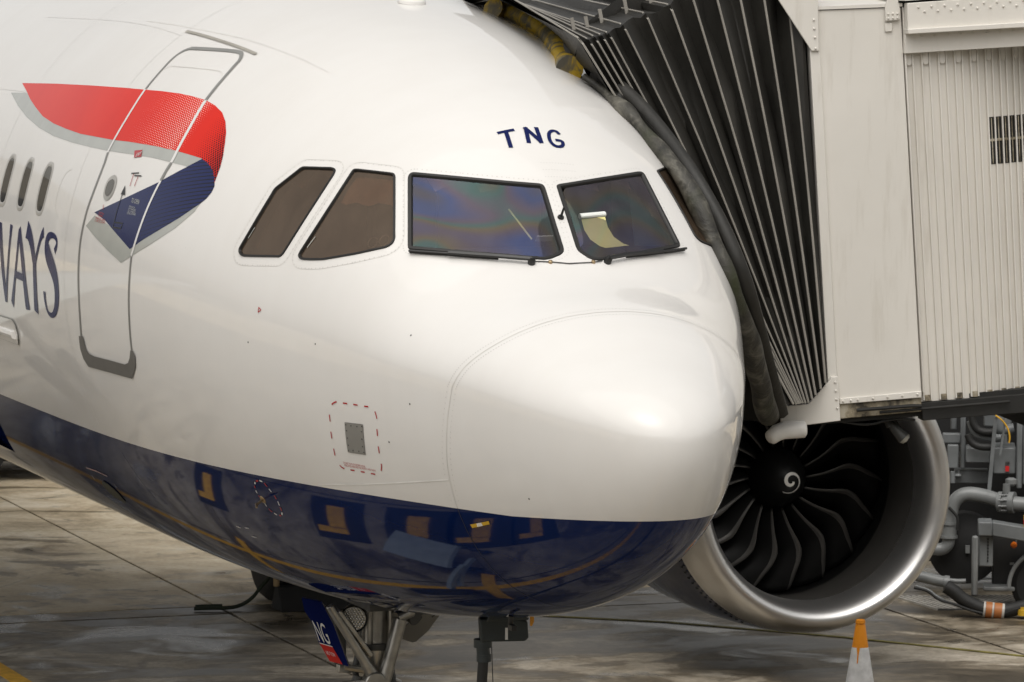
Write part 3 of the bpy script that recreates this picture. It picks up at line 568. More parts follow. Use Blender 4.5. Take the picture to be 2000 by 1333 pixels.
paint('stand_edge_line', [rect(-3.0, -6, .12, 17, .42)], 'line_white', .008)
paint('stand_guide_line', [rect(2.0, -4.5, .16, 14, -.5)], 'faded_yellow', .008)
L = [(4.73, 15.55), (5.73, 14.79), (6.89, 13.45), (7.92, 11.98), (9.2, 9.7)]
b = B()
for a, c in zip(L[:-1], L[1:]):
    d = np.array(c)-a; d /= np.hypot(*d); s = np.array([-d[1], d[0]])*.028
    b.prism([(a[0]+s[0], a[1]+s[1], .003), (c[0]+s[0], c[1]+s[1], .003), (c[0]-s[0], c[1]-s[1], .003), (a[0]-s[0], a[1]-s[1], .003)], (0, 0, .006))
b.build('thin_guide_line', 'faded_yellow', kind='structure', smooth=0)

# ------------------------------------------------------------------ the airliner
plane = thing('airliner', 'white and navy airliner with a red and blue ribbon beside its door', 'airplane', (0, 5.07, 0))
def port(poly): return [(X, math.pi-p) for X, p in poly]
def inset_param(poly, wd):
    L = np.array(poly, float); X, p = L[:, 0], L[:, 1]; P = HP(X, p); N = HN(X, p)
    T = np.roll(P, -1, 0)-np.roll(P, 1, 0); T /= np.linalg.norm(T, axis=1)[:, None]; S = np.cross(N, T)
    if np.sum(S*(P.mean(0)-P)) < 0: S = -S
    e = 1e-4; JX = (HP(X+e, p)-HP(X-e, p))/(2*e); JP = (HP(X, p+e)-HP(X, p-e))/(2*e); o = []
    for i in range(len(L)):
        A = np.stack([JX[i], JP[i]], 1); d = np.linalg.lstsq(A, S[i]*wd, rcond=None)[0]; o.append((X[i]+d[0], p[i]+d[1]))
    return o
def dense(poly, step=.03):
    L = resample(np.array([(a, 1.9*p) for a, p in poly]), step, True); return [(a, p/1.9) for a, p in L]
def roundpoly(poly, it=1): 
    L = chaikin(np.array([(a, 1.9*p) for a, p in poly]), it, True); return [(a, p/1.9) for a, p in L]
WIN = {'SF': (list(K['SF']), .024), 'PF': (list(K['PF']), .024), 'S1': (list(K['S1']), .013), 'S2': (list(K['S2']), .013)}
WIN['P1'] = (port(WIN['S1'][0]), .013); WIN['P2'] = (port(WIN['S2'][0]), .013)

def RHO(X): return np.sqrt(X*(X+2.5))
def XR(r): return (-2.5+np.sqrt(6.25+4*r*r))/2
def UV(L): L = np.array(L); r = RHO(L[:, 0]); return np.stack([r*np.cos(L[:, 1]), r*np.sin(L[:, 1])], 1)
half = [(1.515, -90)]+[(X, math.degrees(p)) for X, p in K['seamD'][::-1]]+[(X, math.degrees(p)) for X, p in K['seamL'][1:11]]+[(1.006, 90)]
half = sorted(((p, X) for X, p in half if -90 <= p <= 90))
sp = np.array([p for p, X in half]); sx = np.array([X for p, X in half])
_sm = lambda p: float(np.mean([np.interp(q if q <= 90 else 180-q, sp, sx) for q in np.linspace(p-9, p+9, 13)]))
SEAM = [(_sm(p), math.radians(p)) for p in np.arange(-90, 270, 1.5)]
_OLD = [(float(np.interp(p if p <= 90 else 180-p, sp, sx)), math.radians(p)) for p in np.arange(-90, 270, 1.5)]
def build_hull():
    XM = 9.6; RM = RHO(XM); pts = []; 
    r = .035
    while r < RM-.02:
        X = XR(r); wd = float(HF[2](math.sqrt(min(X, 10)))); st = .05 if r < 5.2 else .09
        n = int(min(220, max(8, 2*math.pi*max(wd, .02)/st))); off = (len(pts) % 7)*.13
        t = 2*math.pi*(np.arange(n)+off)/n; pts += [(r*math.cos(a), r*math.sin(a)) for a in t]
        r += st*(1 if r > .5 else .6)
    pts.append((0.0, 0.0)); pts = np.array(pts); edges = []; holes = []
    def loop(uv):
        nonlocal pts
        k = len(pts); n = len(uv); pts = np.vstack([pts, uv]); edges.extend((k+i, k+(i+1) % n) for i in range(n))
    for nm, (poly, wd) in WIN.items():
        h = UV(inset_param(poly, wd*.6)); holes.append(h)
        # drop grid points that crowd the opening's edge
        d = np.min(np.linalg.norm(pts[:, None, :]-h[None, ::2, :], axis=2), 1) if False else None
        loop(h)
    su = UV(SEAM); loop(su)
    NB = 220; ang = 2*math.pi*np.arange(NB)/NB; loop(np.stack([RM*np.cos(ang), RM*np.sin(ang)], 1))
    vo, _, fo, _, _, _ = delaunay_2d_cdt([Vector(p) for p in pts], edges, [], 0, 1e-7)
    q = np.array([(v.x, v.y) for v in vo]); T = np.array([tuple(f) for f in fo if len(f) == 3]); c = q[T].mean(1)
    keep = np.ones(len(T), bool)
    for h in holes: keep &= ~inpoly(c, h)
    rad = inpoly(c, su)
    X = XR(np.hypot(q[:, 0], q[:, 1])); p = np.arctan2(q[:, 1], q[:, 0]); P = HP(X, p); N = HN(X, p)
    N[X < 2e-4] = (0, -1, 0)
    fn = np.cross(P[T[:, 1]]-P[T[:, 0]], P[T[:, 2]]-P[T[:, 0]]); fl = np.sum(fn*N[T[:, 0]], 1) < 0; T[fl] = T[fl][:, ::-1]
    def sub(mask, extra=None):
        b = B(); F = T[mask]; u, inv = np.unique(F, return_inverse=True); b.put(P[u], inv.reshape(F.shape).tolist(), N[u])
        if extra is not None:
            xs_ = np.concatenate([np.linspace(XM, 24, 30), np.linspace(24.4, 37.4, 34)]); XX, AA = np.meshgrid(xs_, ang, indexing='ij')
            PP = HP(XX.ravel(), AA.ravel()); NN = HN(XX.ravel(), AA.ravel()); m = NB
            b.put(PP, [(i*m+k, i*m+(k+1) % m, (i+1)*m+(k+1) % m, (i+1)*m+k) for i in range(len(xs_)-1) for k in range(m)][::1] if np.cross(PP[1]-PP[0], PP[m]-PP[0])@NN[0] > 0 else [(i*m+k, (i+1)*m+k, (i+1)*m+(k+1) % m, i*m+(k+1) % m) for i in range(len(xs_)-1) for k in range(m)], NN)
        return b
    fus = sub(keep & ~rad, True).build('fuselage', 'aircraft_paint', plane)
    sub(keep & rad).build('radome', 'aircraft_paint', plane)
build_hull()
b = B(); hull_strip(b, SEAM+[(SEAM[0][0], math.radians(270))],   .0060, .0012, smooth=0)
b.m = [0 if b.v[f[0]][2] > 2.812 else 1 for f in b.f]; b.build('radome_seam', ['seam_sealant', 'seam_dark'], plane)

# cockpit glazing
def soap(poly, off):
    L = np.array([(a, 1.9*p) for a, p in poly]); n = len(L); h = .06; lo, hi = L.min(0), L.max(0)
    gx, gy = np.meshgrid(np.arange(lo[0]+h/2, hi[0], h), np.arange(lo[1]+h/2, hi[1], h)); g = np.stack([gx.ravel(), gy.ravel()], 1); g = g[inpoly(g, L)]
    vo, ed, fo, _, _, _ = delaunay_2d_cdt([Vector(p) for p in np.vstack([L, g])], [(i, (i+1) % n) for i in range(n)], [], 0, 1e-6)
    q = np.array([(v.x, v.y) for v in vo]); T = np.array([tuple(f) for f in fo if len(f) == 3]); T = T[inpoly(q[T].mean(1), L)]
    N = HN(q[:, 0], q[:, 1]/1.9); P = HP(q[:, 0], q[:, 1]/1.9)+N*off
    nb = [set() for _ in q]
    for a, b_, c in T: nb[a] |= {b_, c}; nb[b_] |= {a, c}; nb[c] |= {a, b_}
    inn = [i for i in range(n, len(q)) if nb[i]]
    idx = [np.array(list(nb[i])) for i in inn]
    for _ in range(160):
        for i, k in zip(inn, idx): P[i] = P[k].mean(0)
    fn = np.cross(P[T[:, 1]]-P[T[:, 0]], P[T[:, 2]]-P[T[:, 0]]); fl = np.sum(fn*N[T[:, 0]], 1) < 0; T[fl] = T[fl][:, ::-1]
    return P, T
for nm, (poly, wd) in WIN.items():
    loops = []
    for k, off in ((-.15, .0012), (.05, .0075), (.75, .0075), (1.0, .0015), (1.15, -.012)):
        q = np.array(inset_param(poly, wd*k)); loops.append((HP(q[:, 0], q[:, 1])+HN(q[:, 0], q[:, 1])*off))
    n = len(poly); b = B()
    F = [(k*n+i, k*n+(i+1) % n, (k+1)*n+(i+1) % n, (k+1)*n+i) for k in range(4) for i in range(n)]
    V = np.vstack(loops); q = np.array(poly); Nn = HN(q[:, 0], q[:, 1])
    f0 = F[0]; fn = np.cross(V[f0[1]]-V[f0[0]], V[f0[2]]-V[f0[0]])
    if fn@Nn[0] < 0: F = [f[::-1] for f in F]
    b.put(V, F); front = nm in ('SF', 'PF')
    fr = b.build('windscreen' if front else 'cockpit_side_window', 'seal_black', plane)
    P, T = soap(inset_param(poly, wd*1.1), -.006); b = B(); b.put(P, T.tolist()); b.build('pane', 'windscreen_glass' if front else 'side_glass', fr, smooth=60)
# faint outline of the reinforced frame round each side window
b = B()
for nm in ('S1', 'S2'):
    hull_strip(b, inset_param(WIN[nm][0], -.055), .0025, .001, closed=True, smooth=0)
b.build('window_surround', 'seam_sealant', plane)

# flight deck seen through the glass
b = B(); Xs = np.linspace(1.35, 3.75, 22); A = np.linspace(0, 2*math.pi, 61)[:-1]; XX, AA = np.meshgrid(Xs, A, indexing='ij')
P = HP(XX.ravel(), AA.ravel())-HN(XX.ravel(), AA.ravel())*.10; m = len(A)
hole_uv = [UV(inset_param(p, -.05)) for p, _ in WIN.values()]
F = [(i*m+k, i*m+(k+1) % m, (i+1)*m+(k+1) % m, (i+1)*m+k) for i in range(len(Xs)-1) for k in range(m)]
b.put(P, [f for f in F if True and not any(inpoly(UV([(XX.ravel()[f[0]]*.5+XX.ravel()[f[2]]*.5, AA.ravel()[f[0]]+math.pi/60)]), h)[0] for h in hole_uv)])
b.put(P[-m:], [tuple(range(m))]); b.put(P[:m], [tuple(range(m))[::-1]])
deck = b.build('flight_deck', 'cockpit_warm', plane, smooth=60)
b = B(); b.prism([(-.6, 1.95, 3.9), (-.6, 2.0, 4.08), (-.6, 2.45, 4.20), (-.6, 2.5, 3.9)], (1.2, 0, 0)); b.build('glareshield', 'cockpit_dark', deck, bevel=.02)
for sx_ in (-.55, .55):
    b = B(); b.box((sx_, 3.1, 4.35), (.42, .14, .62)); b.box((sx_, 3.08, 4.74), (.28, .12, .18)); b.box((sx_, 2.85, 3.95), (.46, .5, .14)); b.build('pilot_seat', 'seat_dark', deck, bevel=.03)
b = B(); b.box((0, 2.6, 4.72), (.5, .5, .06)); b.build('overhead_panel', 'cockpit_dark', deck, bevel=.01)
b = B(); b.prism([(.55, 2.12, 4.215), (.62, 2.42, 4.56), (.80, 2.40, 4.30), (.82, 2.15, 4.20)], (.02, .03, .01)); b.build('sun_visor', 'seat_dark', deck)
b = B(); b.tube([(-.09, 2.10, 4.26), (-.19, 2.22, 4.43)], .006, 6); b.build('map_pen', 'paper_yellow', deck)
b = B(); b.box((-.10, 1.86, 4.28), (.10, .004, .045), ((1, 0, 0), (0, .7, .7), (0, -.7, .7))); b.build('placard', 'paper_white', deck)
b = B(); hull_decal(b, K['glow_sheet'], -.045); b.v = [tuple(np.array(v_)+np.array([.006*math.sin(v_[1]*70), 0, 0])) for v_ in b.v]; b.n = [None]*len(b.v); b.build('warm_glow_sheet', simple('glow_tan', (.46, .28, .18), .7, var=.3, scale=5), deck, smooth=60)  # tan sheet added to give the side pane its warm sunlit upper part
for k_ in ('cup1', 'cup2'):
    o_, n_ = hull_pt(K[k_][0], -.05); e1_ = np.cross(n_, (0, 0, 1)); e1_ /= np.linalg.norm(e1_); e2_ = np.cross(n_, e1_)
    b = B(); b.tube([o_+.030*(e1_*math.cos(t)+1.15*e2_*math.sin(t)) for t in np.linspace(0, 2*math.pi, 21)], .004, 6); b.build('headset_cup', 'panel_grey', deck)
for k_ in ('gm1', 'gm2'):
    b = B(); hull_strip(b, K[k_], .0055, -.002); b.build('glass_marking', 'mark_grey', plane)
np_ = thing('notepad', 'yellow lined notepad with a white cover roll lying inside the port windscreen', 'notepad', (.14, 2.0, 4.23))
E1 = np.array([1, 0, 0]); 
b = B(); top = np.array([.145, 1.915, 4.385]); curl = [(0, 0, 0), (.01, -.02, -.06), (.035, -.055, -.115), (.075, -.10, -.15), (.10, -.13, -.16)]
P = []
for dx, dy, dz in curl:
    for s in np.linspace(0, 1, 6): P.append(top+np.array([dx+s*.145, dy, dz+.012*s]))
b.put(P, [(i*6+k, i*6+k+1, (i+1)*6+k+1, (i+1)*6+k) for i in range(4) for k in range(5)]); pd = b.build('page', 'paper_yellow', np_)
b = B(); b.tube([(.14, 1.925, 4.40), (.295, 1.935, 4.41)], .024, 10, flat=.7); b.build('cover_roll', 'paper_white', np_)

# wipers, nozzles, ice probe
for nm, nrm_ in (('wiperS', 0), ('wiperP', 1)):
    pth = [hull_pt(a, .028)[0] for a in K[nm]]; b = B(); b.tube(resample(pth, .05), .0075, 6)
    wp = b.build('wiper', 'wiper_black', plane)
    i0, i1 = (1, 3) if nm == 'wiperS' else (0, 2)
    seg = [hull_pt(a, .034)[0] for a in K[nm]][i0:i1+1]; b = B(); b.tube(resample(seg, .05), .014, 6, flat=1.0); b.build('wiper_arm', 'wiper_black', wp)
    bl = [hull_pt(a, .012)[0] for a in K[nm]][:3] if nm == 'wiperS' else [hull_pt(a, .012)[0] for a in K[nm]][1:]
    b = B(); b.tube(resample(bl, .05), .006, 5); b.build('wiper_blade', 'seal_black', wp)
    pv = hull_pt(K[nm][-1 if nm == 'wiperS' else 0], 0.0); b = B(); b.lathe([(0, .022), (.03, .022), (.045, .012), (.045, 0)], pv[0], pv[1], 12); b.build('pivot', 'wiper_black', wp)
b = B(); b.tube(resample([hull_pt(a, .006)[0] for a in K['wcable']], .03), .0035, 6); b.build('rain_line', 'gear_dark', plane)
for nm in ('nozS', 'nozP'):
    pv = hull_pt(K[nm][0]); b = B(); b.lathe([(0, .014), (.012, .012), (.016, 0)], pv[0], pv[1], 10); b.build('rain_nozzle', 'brass_metal', plane)
pv = hull_pt(K['icep'][0]); b = B(); b.lathe([(0, .02), (.01, .018), (.012, .008), (.075, .006), (.08, 0)], pv[0], pv[1]+np.array([.1, -.2, .6]), 10); b.build('ice_probe', 'wiper_black', plane)

# cabin windows
def cabin_window(X0, ph0):
    t = np.linspace(0, 2*math.pi, 33)[:-1]; f = lambda v: np.sign(v)*np.abs(v)**(2/3.0)
    base = [(X0+.115*f(math.cos(a)), ph0+.178*f(math.sin(a))/1.96) for a in t]
    lo = []
    for k, off in ((-.008, .001), (.0, .004), (.014, .004), (.026, -.006)):
        q = np.array(inset_param(base, k)); lo.append(HP(q[:, 0], q[:, 1])+HN(q[:, 0], q[:, 1])*max(off, .001))
    n = len(base); V = np.vstack(lo); F = [(k*n+i, k*n+(i+1) % n, (k+1)*n+(i+1) % n, (k+1)*n+i) for k in range(3) for i in range(n)]
    q = np.array(base); N0 = HN(q[:, 0], q[:, 1])[0]; fn = np.cross(V[F[0][1]]-V[F[0][0]], V[F[0][2]]-V[F[0][0]])
    if fn@N0 < 0: F = [f_[::-1] for f_ in F]
    b = B(); b.put(V, F); fr = b.build('cabin_window', 'cabin_frame', plane)
    b = B(); hull_decal(b, inset_param(base, .024), .0018, .06); b.build('pane', 'cabin_glass', fr)
for k in range(12): cabin_window(6.558+.5335*k, math.radians(14.45))
b = B(); hull_strip(b, K['plug'], .004, .0012); b.build('plugged_window_outline', 'seam_sealant', plane)

# ribbon emblem
b = B(); hull_decal(b, K['greyup'], .0015); hull_decal(b, K['greylo'], .0015); rib = b.build('ribbon_emblem', 'mark_grey', plane)
uvf = lambda X, p: list(zip((5.6-X).tolist(), (1.9*p).tolist()))
b = B(); hull_decal(b, K['red'], .0024, .05, uvf); b.build('red_ribbon', 'ribbon_red', rib)
uvb = lambda X, p: list(zip((5.6-X).tolist(), (1.9*p+.33*X).tolist()))
b = B(); hull_decal(b, K['blue'], .0024, .05, uvb); b.build('blue_ribbon', 'ribbon_blue', rib)

# service door
b = B()
b.mi = 0; hull_strip(b, K['doorL_low'], .028, .004); hull_strip(b, K['doorL_up'], .024, .004); hull_strip(b, K['door_top'], .030, .0044)
hull_strip(b, K['doorR_up'], .034, .004); hull_strip(b, K['doorR_mid'], .034, .004); hull_strip(b, K['doorR_low'], .022, .004)
b.mi = 1; hull_strip(b, K['doorL_white'], .030, .0042); hull_strip(b, K['doorR_white'], .034, .0042); hull_strip(b, K['doorR_white2'], .026, .0042)
door = b.build('service_door', ['mark_midgrey', 'mark_white'], plane)
b = B(); hull_decal(b, K['scuff'], .006); b.build('scuff_plate', 'mark_darkgrey', door)
b = B(); hull_strip(b, K['door_inner'], .005, .0015); b.build('upper_flap_outline', 'seam_sealant', door)
pp = roundpoly(K['porthole'], 1); b = B(); hull_decal(b, pp, .004); ph_ = b.build('porthole', 'cabin_frame', door)
b = B(); hull_decal(b, inset_param(pp, .028), .0065); b.build('porthole_glass', 'cabin_glass', door)
b = B(); hull_decal(b, K['exit'], .0045); b.build('exit_sign', 'mark_red', door)
b = B(); hull_strip(b, K['arrow'], .010, .0045); hull_decal(b, K['arrowhead'], .0045); hull_strip(b, K['handlebox'], .008, .0045, closed=True, smooth=0)
hull_strip(b, K['tbar1'], .008, .0045); hull_strip(b, K['tbar2'], .008, .0045); b.build('handle_marking', 'mark_black', door)
b = B()
for k in ('pink1', 'pink2', 'redtick'): hull_strip(b, K[k], .007, .0045)
b.build('red_marking', 'mark_red', door)

# lettering that follows the skin: flat glyphs mapped from a plane patch to the hull
def text_on_hull(bld, text, a0, a1, height, off=.004, align='LEFT', squash=None):
    """baseline from hull point a0 to a1, glyph height in metres"""
    cu = bpy.data.curves.new('t', 'FONT'); cu.body = text; cu.align_x = 'LEFT'; cu.size = 1.0; cu.resolution_u = 3
    ob = bpy.data.objects.new('t', cu); COL.objects.link(ob); dg = bpy.context.evaluated_depsgraph_get(); me = bpy.data.meshes.new_from_object(ob.evaluated_get(dg))
    v = np.array([tuple(p.co) for p in me.vertices]); F = [tuple(p.vertices) for p in me.polygons]
    bpy.data.objects.remove(ob); bpy.data.curves.remove(cu); bpy.data.meshes.remove(me)
    v[:, 0] = (v[:, 0]-v[:, 0].min())/np.ptp(v[:, 0])
    X = a0[0]+(a1[0]-a0[0])*v[:, 0]; p0 = a0[1]+(a1[1]-a0[1])*v[:, 0]
    up = np.linalg.norm(HP(np.array(a0[0]), np.array(a0[1]+.01))-HP(np.array(a0[0]), np.array(a0[1])))/.01
    p = p0+v[:, 1]/.72*height/up; N = HN(X, p); bld.put(HP(X, p)+N*off, [f for f in F], N)
b = B(); e = K['exit']; text_on_hull(b, 'EXIT', (e[3][0]-.020, e[3][1]+.004), (e[2][0]+.020, e[2][1]+.005), .026, .006); b.build('exit_lettering', 'mark_white', door)
b = B(); text_on_hull(b, 'TO OPEN', K['wtextbig'][0], K['wtextbig'][1], .030)
for i, t in enumerate(('PUSH FLAP IN', 'LIFT HANDLE', 'FULLY UP AND PULL', 'DOOR OUTWARD')): text_on_hull(b, t, K['wtext%d' % i][0], K['wtext%d' % i][1], .012)
b.build('door_instructions', 'mark_grey', door)
b = B()
for i, t in enumerate(('CAUTION', 'CABIN', 'PRESSURE', 'CHECK LIGHT')): text_on_hull(b, t, K['redtext%d' % i][0], K['redtext%d' % i][1], .014)
b.build('door_warning', 'mark_red', door)
b = B(); hull_strip(b, K['gutter'], .022, .006); b.build('rain_gutter', 'gutter_grey', plane)
b = B(); hull_strip(b, K['seam_up'], .004, .0008); b.build('skin_seam', 'seam_sealant', plane)

# airline lettering (visible part of the name)
b = B()
hull_strip(b, K['S_'], [.05, .035, .03, .035, .05, .08, .11, .125, .125, .12, .11, .095, .06, .035, .03, .035, .045, .055], .003, smooth=2)
b.build('letter', 'mark_navy', plane)
b = B(); hull_strip(b, K['Y_l'], [.12, .095, .09, .088, .085], .003); hull_strip(b, K['Y_r'], [.075, .05, .042, .042, .05], .0034); hull_strip(b, K['Y_s'], [.085, .082, .10], .0038); b.build('letter', 'mark_navy', plane)
b = B(); hull_strip(b, K['A_l'], [.06, .042, .042, .065], .003); hull_strip(b, K['A_r'], [.05, .088, .092, .115], .0034); hull_strip(b, K['A_x'], .05, .0038); b.build('letter', 'mark_navy', plane)
b = B(); hull_strip(b, K['W_m'], [.10, .085, .085, .06], .003); hull_strip(b, K['W_r'], [.07, .045, .042, .05], .0034)
dw = K['W_m'][0][0]-K['W_r'][0][0]
hull_strip(b, [(X+dw*1.0, p) for X, p in K['W_r']], [.07, .045, .042, .05], .0034); hull_strip(b, [(X+dw*1.0, p) for X, p in K['W_m']], [.12, .085, .085, .06], .003); b.build('letter', 'mark_navy', plane)

# registration letters on the crown
b = B(); hull_strip(b, K['T_bar'], .022, .003); hull_strip(b, K['T_st'], .026, .0034, smooth=0); b.build('letter', 'mark_navy', plane)
b = B(); hull_strip(b, K['N_1'], .026, .003); hull_strip(b, K['N_2'], .026, .003); hull_strip(b, K['N_d'], .027, .0034); b.build('letter', 'mark_navy', plane)
b = B(); hull_strip(b, K['G_'], .023, .003, smooth=2); b.build('letter', 'mark_navy', plane)

# access panel with its dashed warning outline
b = B(); hull_decal(b, K['panel'], .004); ap = b.build('access_panel', 'panel_grey', plane)
q = np.array(inset_param(dense(K['panel'], .07), .014)); b = B()
for a in q: pt, nn = hull_pt(a, .004); b.lathe([(0, .005), (.002, .004), (.002, 0)], pt, nn, 6)
b.build('screws', 'gear_dark', ap)
b = B(); hull_strip(b, K['panel'], .005, .0035, closed=True, smooth=0); b.build('panel_gap', 'mark_darkgrey', ap)
b = B()
for i in range(15): hull_strip(b, K['dash%d' % i], .0085, .003, .01)
b.build('dashed_outline', 'mark_red', plane)
pt = K['ptext']; b = B(); text_on_hull(b, 'DO NOT PLUG OR DEFORM HOLES', pt[0], pt[1], .012); text_on_hull(b, 'INDICATED AREA MUST BE SMOOTH AND CLEAN', pt[2], pt[3], .013); b.build('panel_warning', 'mark_red', plane)
b = B(); hull_strip(b, K['pin'], .008, .003); b.build('pinstripe', 'pale_line', plane)

# static vent panel at the left, probes, small marks
b = B(); hull_decal(b, K['vent'], .012); vp = b.build('vent_panel', 'aircraft_paint', plane)
b = B(); hull_strip(b, K['vent'], .012, .006, closed=True, smooth=0); b.build('vent_gap', 'mark_grey', vp)
b = B(); b.tube(resample([hull_pt(a, .014)[0] for a in K['ventridge']], .05), .03, 8); b.build('vent_scoop', 'aircraft_paint', vp)
b = B(); L = dense(roundpoly(K['probering'], 1), .01); n = len(L); k = 16; rng_ = [L[int(i*n/k):int((i+.62)*n/k)+1] for i in range(k)]
for i, sgm in enumerate(rng_):
    b.mi = i % 2
    if len(sgm) > 1: hull_strip(b, sgm, .010, .003, .01, smooth=0)
b.build('probe_ring', ['mark_white', 'mark_red'], plane)
pv, nn = hull_pt(K['probe'][0]); b = B(); T = np.array([-.25, -.95, -.1])
b.box(pv+nn*.025, (.028, .012, .05), (T, np.cross(nn, T), nn)); b.tube([pv+nn*.05+T*-.012, pv+nn*.052+T*.04, pv+nn*.052+T*.075], [.009, .008, .005], 10); b.lathe([(0, .028), (.004, .024), (.005, 0)], pv, nn, 14)
b.build('pitot_probe', 'brass_metal', plane)
b = B()
L = dense(K['rw'], .01)[:60]; rw = resample(np.array(K['rw']), .012)
for i in range(len(rw)-1):
    b.mi = i % 2; hull_strip(b, rw[i:i+2], .014, .003, .01, smooth=0)
b.build('red_white_marks', ['mark_white', 'mark_red'], plane)
b = B()
for k in ('wt1', 'wt2', 'wt3', 'wm1', 'wm2', 'wm3'): hull_strip(b, K[k], .008, .003)
b.build('white_marks', 'mark_white', plane)
b = B(); hull_decal(b, roundpoly(K['antplate'], 1), .006); b.build('antenna_plate', simple('plate_olive', (.050, .052, .040), .55, spec=.2), plane)
b = B(); hull_decal(b, K['tape'], .004); tp = b.build('yellow_tape', 'mark_yellow', plane)
t = np.array(K['tape']); mid = lambda a, c, f: tuple(t[a]*(1-f)+t[c]*f)
b = B(); hull_decal(b, [mid(0, 1, .35), mid(0, 1, .6), mid(3, 2, .62), mid(3, 2, .3)], .005, .02); b.build('tape_label', 'mark_white', tp)
b = B(); hull_strip(b, K['tri'], .006, .003, .01, closed=True, smooth=0); b.build('triangle_mark', 'mark_red', plane)
pv, nn = hull_pt(K['topant'][0]); b = B(); b.lathe([(0, .09), (.02, .085), (.045, .05), (.05, 0)], pv, nn, 20); b.build('top_antenna', 'aircraft_paint', plane)
# small drain and sensor below the nose
pv, nn = hull_pt((2.25, -1.45)); b = B(); b.tube([pv, pv+np.array([0, .01, -.05])], .016, 8); b.box(pv+np.array([0.0, -.02, -.065]), (.03, .07, .03)); b.build('drain_mast', 'wiper_black', plane)

# rows of flush rivets and faint skin seams
def rivet_row(bld, path, step, r=.0042, closed=False, smooth=0):
    L = np.array([(x_, 1.9*p_) for x_, p_ in path])
    if smooth: L = chaikin(L, smooth, closed)
    for x_, q_ in resample(L, step, closed):
        pt, nn = hull_pt((x_, q_/1.9), .0006); 
        if pt[2] < 2.83: continue
        e1_ = np.cross(nn, (0, 0, 1)); e1_ /= np.linalg.norm(e1_)+1e-9; e2_ = np.cross(nn, e1_)
        bld.put([pt+r*(e1_*math.cos(t)+e2_*math.sin(t)) for t in np.linspace(0, 2*math.pi, 7)[:-1]]+[pt+nn*.001], [(k, (k+1) % 6, 6) for k in range(6)])
b = B()
for nm in ('S1', 'S2'):
    rivet_row(b, inset_param(WIN[nm][0], -.05), .05, closed=True)
for nm in ('SF', 'PF'): rivet_row(b, inset_param(WIN[nm][0], -.03), .06, closed=True)
rivet_row(b, [(X+.035, p) for X, p in SEAM if -1.2 < p < 4.3], .075); rivet_row(b, [(X-.03, p) for X, p in SEAM if -1.2 < p < 4.3], .085)
for X0 in (2.12, 2.16, 2.2):
    rivet_row(b, [(X0, math.radians(90)), (X0, math.radians(99))], .028, .0032)
for p_ in (12, 32, 52): rivet_row(b, [(3.7, math.radians(p_)), (9.4, math.radians(p_))], .09, .0035)
for X0 in (5.85, 7.9): rivet_row(b, [(X0, math.radians(-80)), (X0, math.radians(85))], .08, .0035)
o = b.build('rivets', simple('rivet_paint', (.58, .565, .54), .3), plane, kind='stuff')
simple('seam_faint', (.58, .565, .54), .3)
for pa in [[(X0, math.radians(-28)), (X0, math.radians(85))] for X0 in (5.82, 7.95)]+[[(5.82, math.radians(p_)), (9.5, math.radians(p_))] for p_ in (33, 53)]:
    b = B(); hull_strip(b, pa, .0035, .0008, smooth=0); b.build('skin_seam', 'seam_faint', plane)
b = B()
hull_strip(b, [(5.6, math.radians(-33)), (5.6, math.radians(-85))], .003, .0008, smooth=0); b.build('belly_seam', 'seam_dark', plane)
# small static ports and stains on the skin
b = B()
for a_ in ((1.55, -.12), (1.62, .35), (2.35, .02), (2.05, -.28), (1.78, -.30), (.75, -.55), (3.0, -.05)):
    pt, nn = hull_pt(a_, .0006); b.lathe([(0, .006), (.001, .005), (.0015, 0)], pt, nn, 8)
b.build('static_ports', 'gear_dark', plane)
# ------------------------------------------------------------------ engine under the far wing
EO = np.array([5.765, 11.3, 1.575]); AX = (0, 1, 0)
b = B(); b.lathe([(.44, 1.232), (.8, 1.262), (1.4, 1.28), (2.2, 1.26), (3.0, 1.16), (3.6, 1.02), (3.62, .86), (2.6, .9)], EO, AX, 72); eng = b.build('engine', 'nacelle_navy', plane)
lip = [(.36, .950), (.27, .955), (.18, .968), (.10, .990), (.045, 1.018), (.012, 1.048), (0, 1.078), (.008, 1.104), (.03, 1.128), (.07, 1.152), (.14, 1.180), (.24, 1.205), (.34, 1.221), (.44, 1.233)]
b = B(); b.lathe(lip, EO, AX, 96); b.build('inlet_lip', 'lip_metal', eng, smooth=60)
b = B(); b.lathe([(.36, .9495), (.5, .955), (.7, .968), (.92, .985)], EO, AX, 72); b.build('inlet_liner', 'liner_dark', eng)
b = B(); b.lathe([(.92, .986), (1.0, .992), (1.45, .992), (2.0, .96)], EO, AX, 72); b.build('fan_case', 'fan_black', eng)
b = B(); b.lathe([(1.98, .98), (1.98, .0)], EO, AX, 48); b.build('fan_duct_back', 'fan_black', eng)  # duct end painted black to carry the shade inside the engine
b = B()
for k in range(26):
    t = 2*math.pi*k/26; d = np.array([math.cos(t), 0, math.sin(t)]); b.bar(EO+np.array([0, 1.75, 0])+d*.3, EO+np.array([0, 1.85, 0])+d*.97, .16, .02, (0.35*math.sin(t), 1, -.35*math.cos(t)))
b.build('guide_vanes', 'liner_dark', eng)
sp_ = [(.72, 0), (.724, .03), (.74, .07), (.78, .12), (.85, .175), (.95, .225), (1.05, .258), (1.16, .272), (1.3, .275)]
b = B(); b.lathe(sp_, EO, AX, 48); b.build('spinner', 'fan_black', eng, smooth=60)
spa = np.array([r for a, r in sp_[:-1]]); spd = np.array([a for a, r in sp_[:-1]])
b = B(); V = []; NS = 44
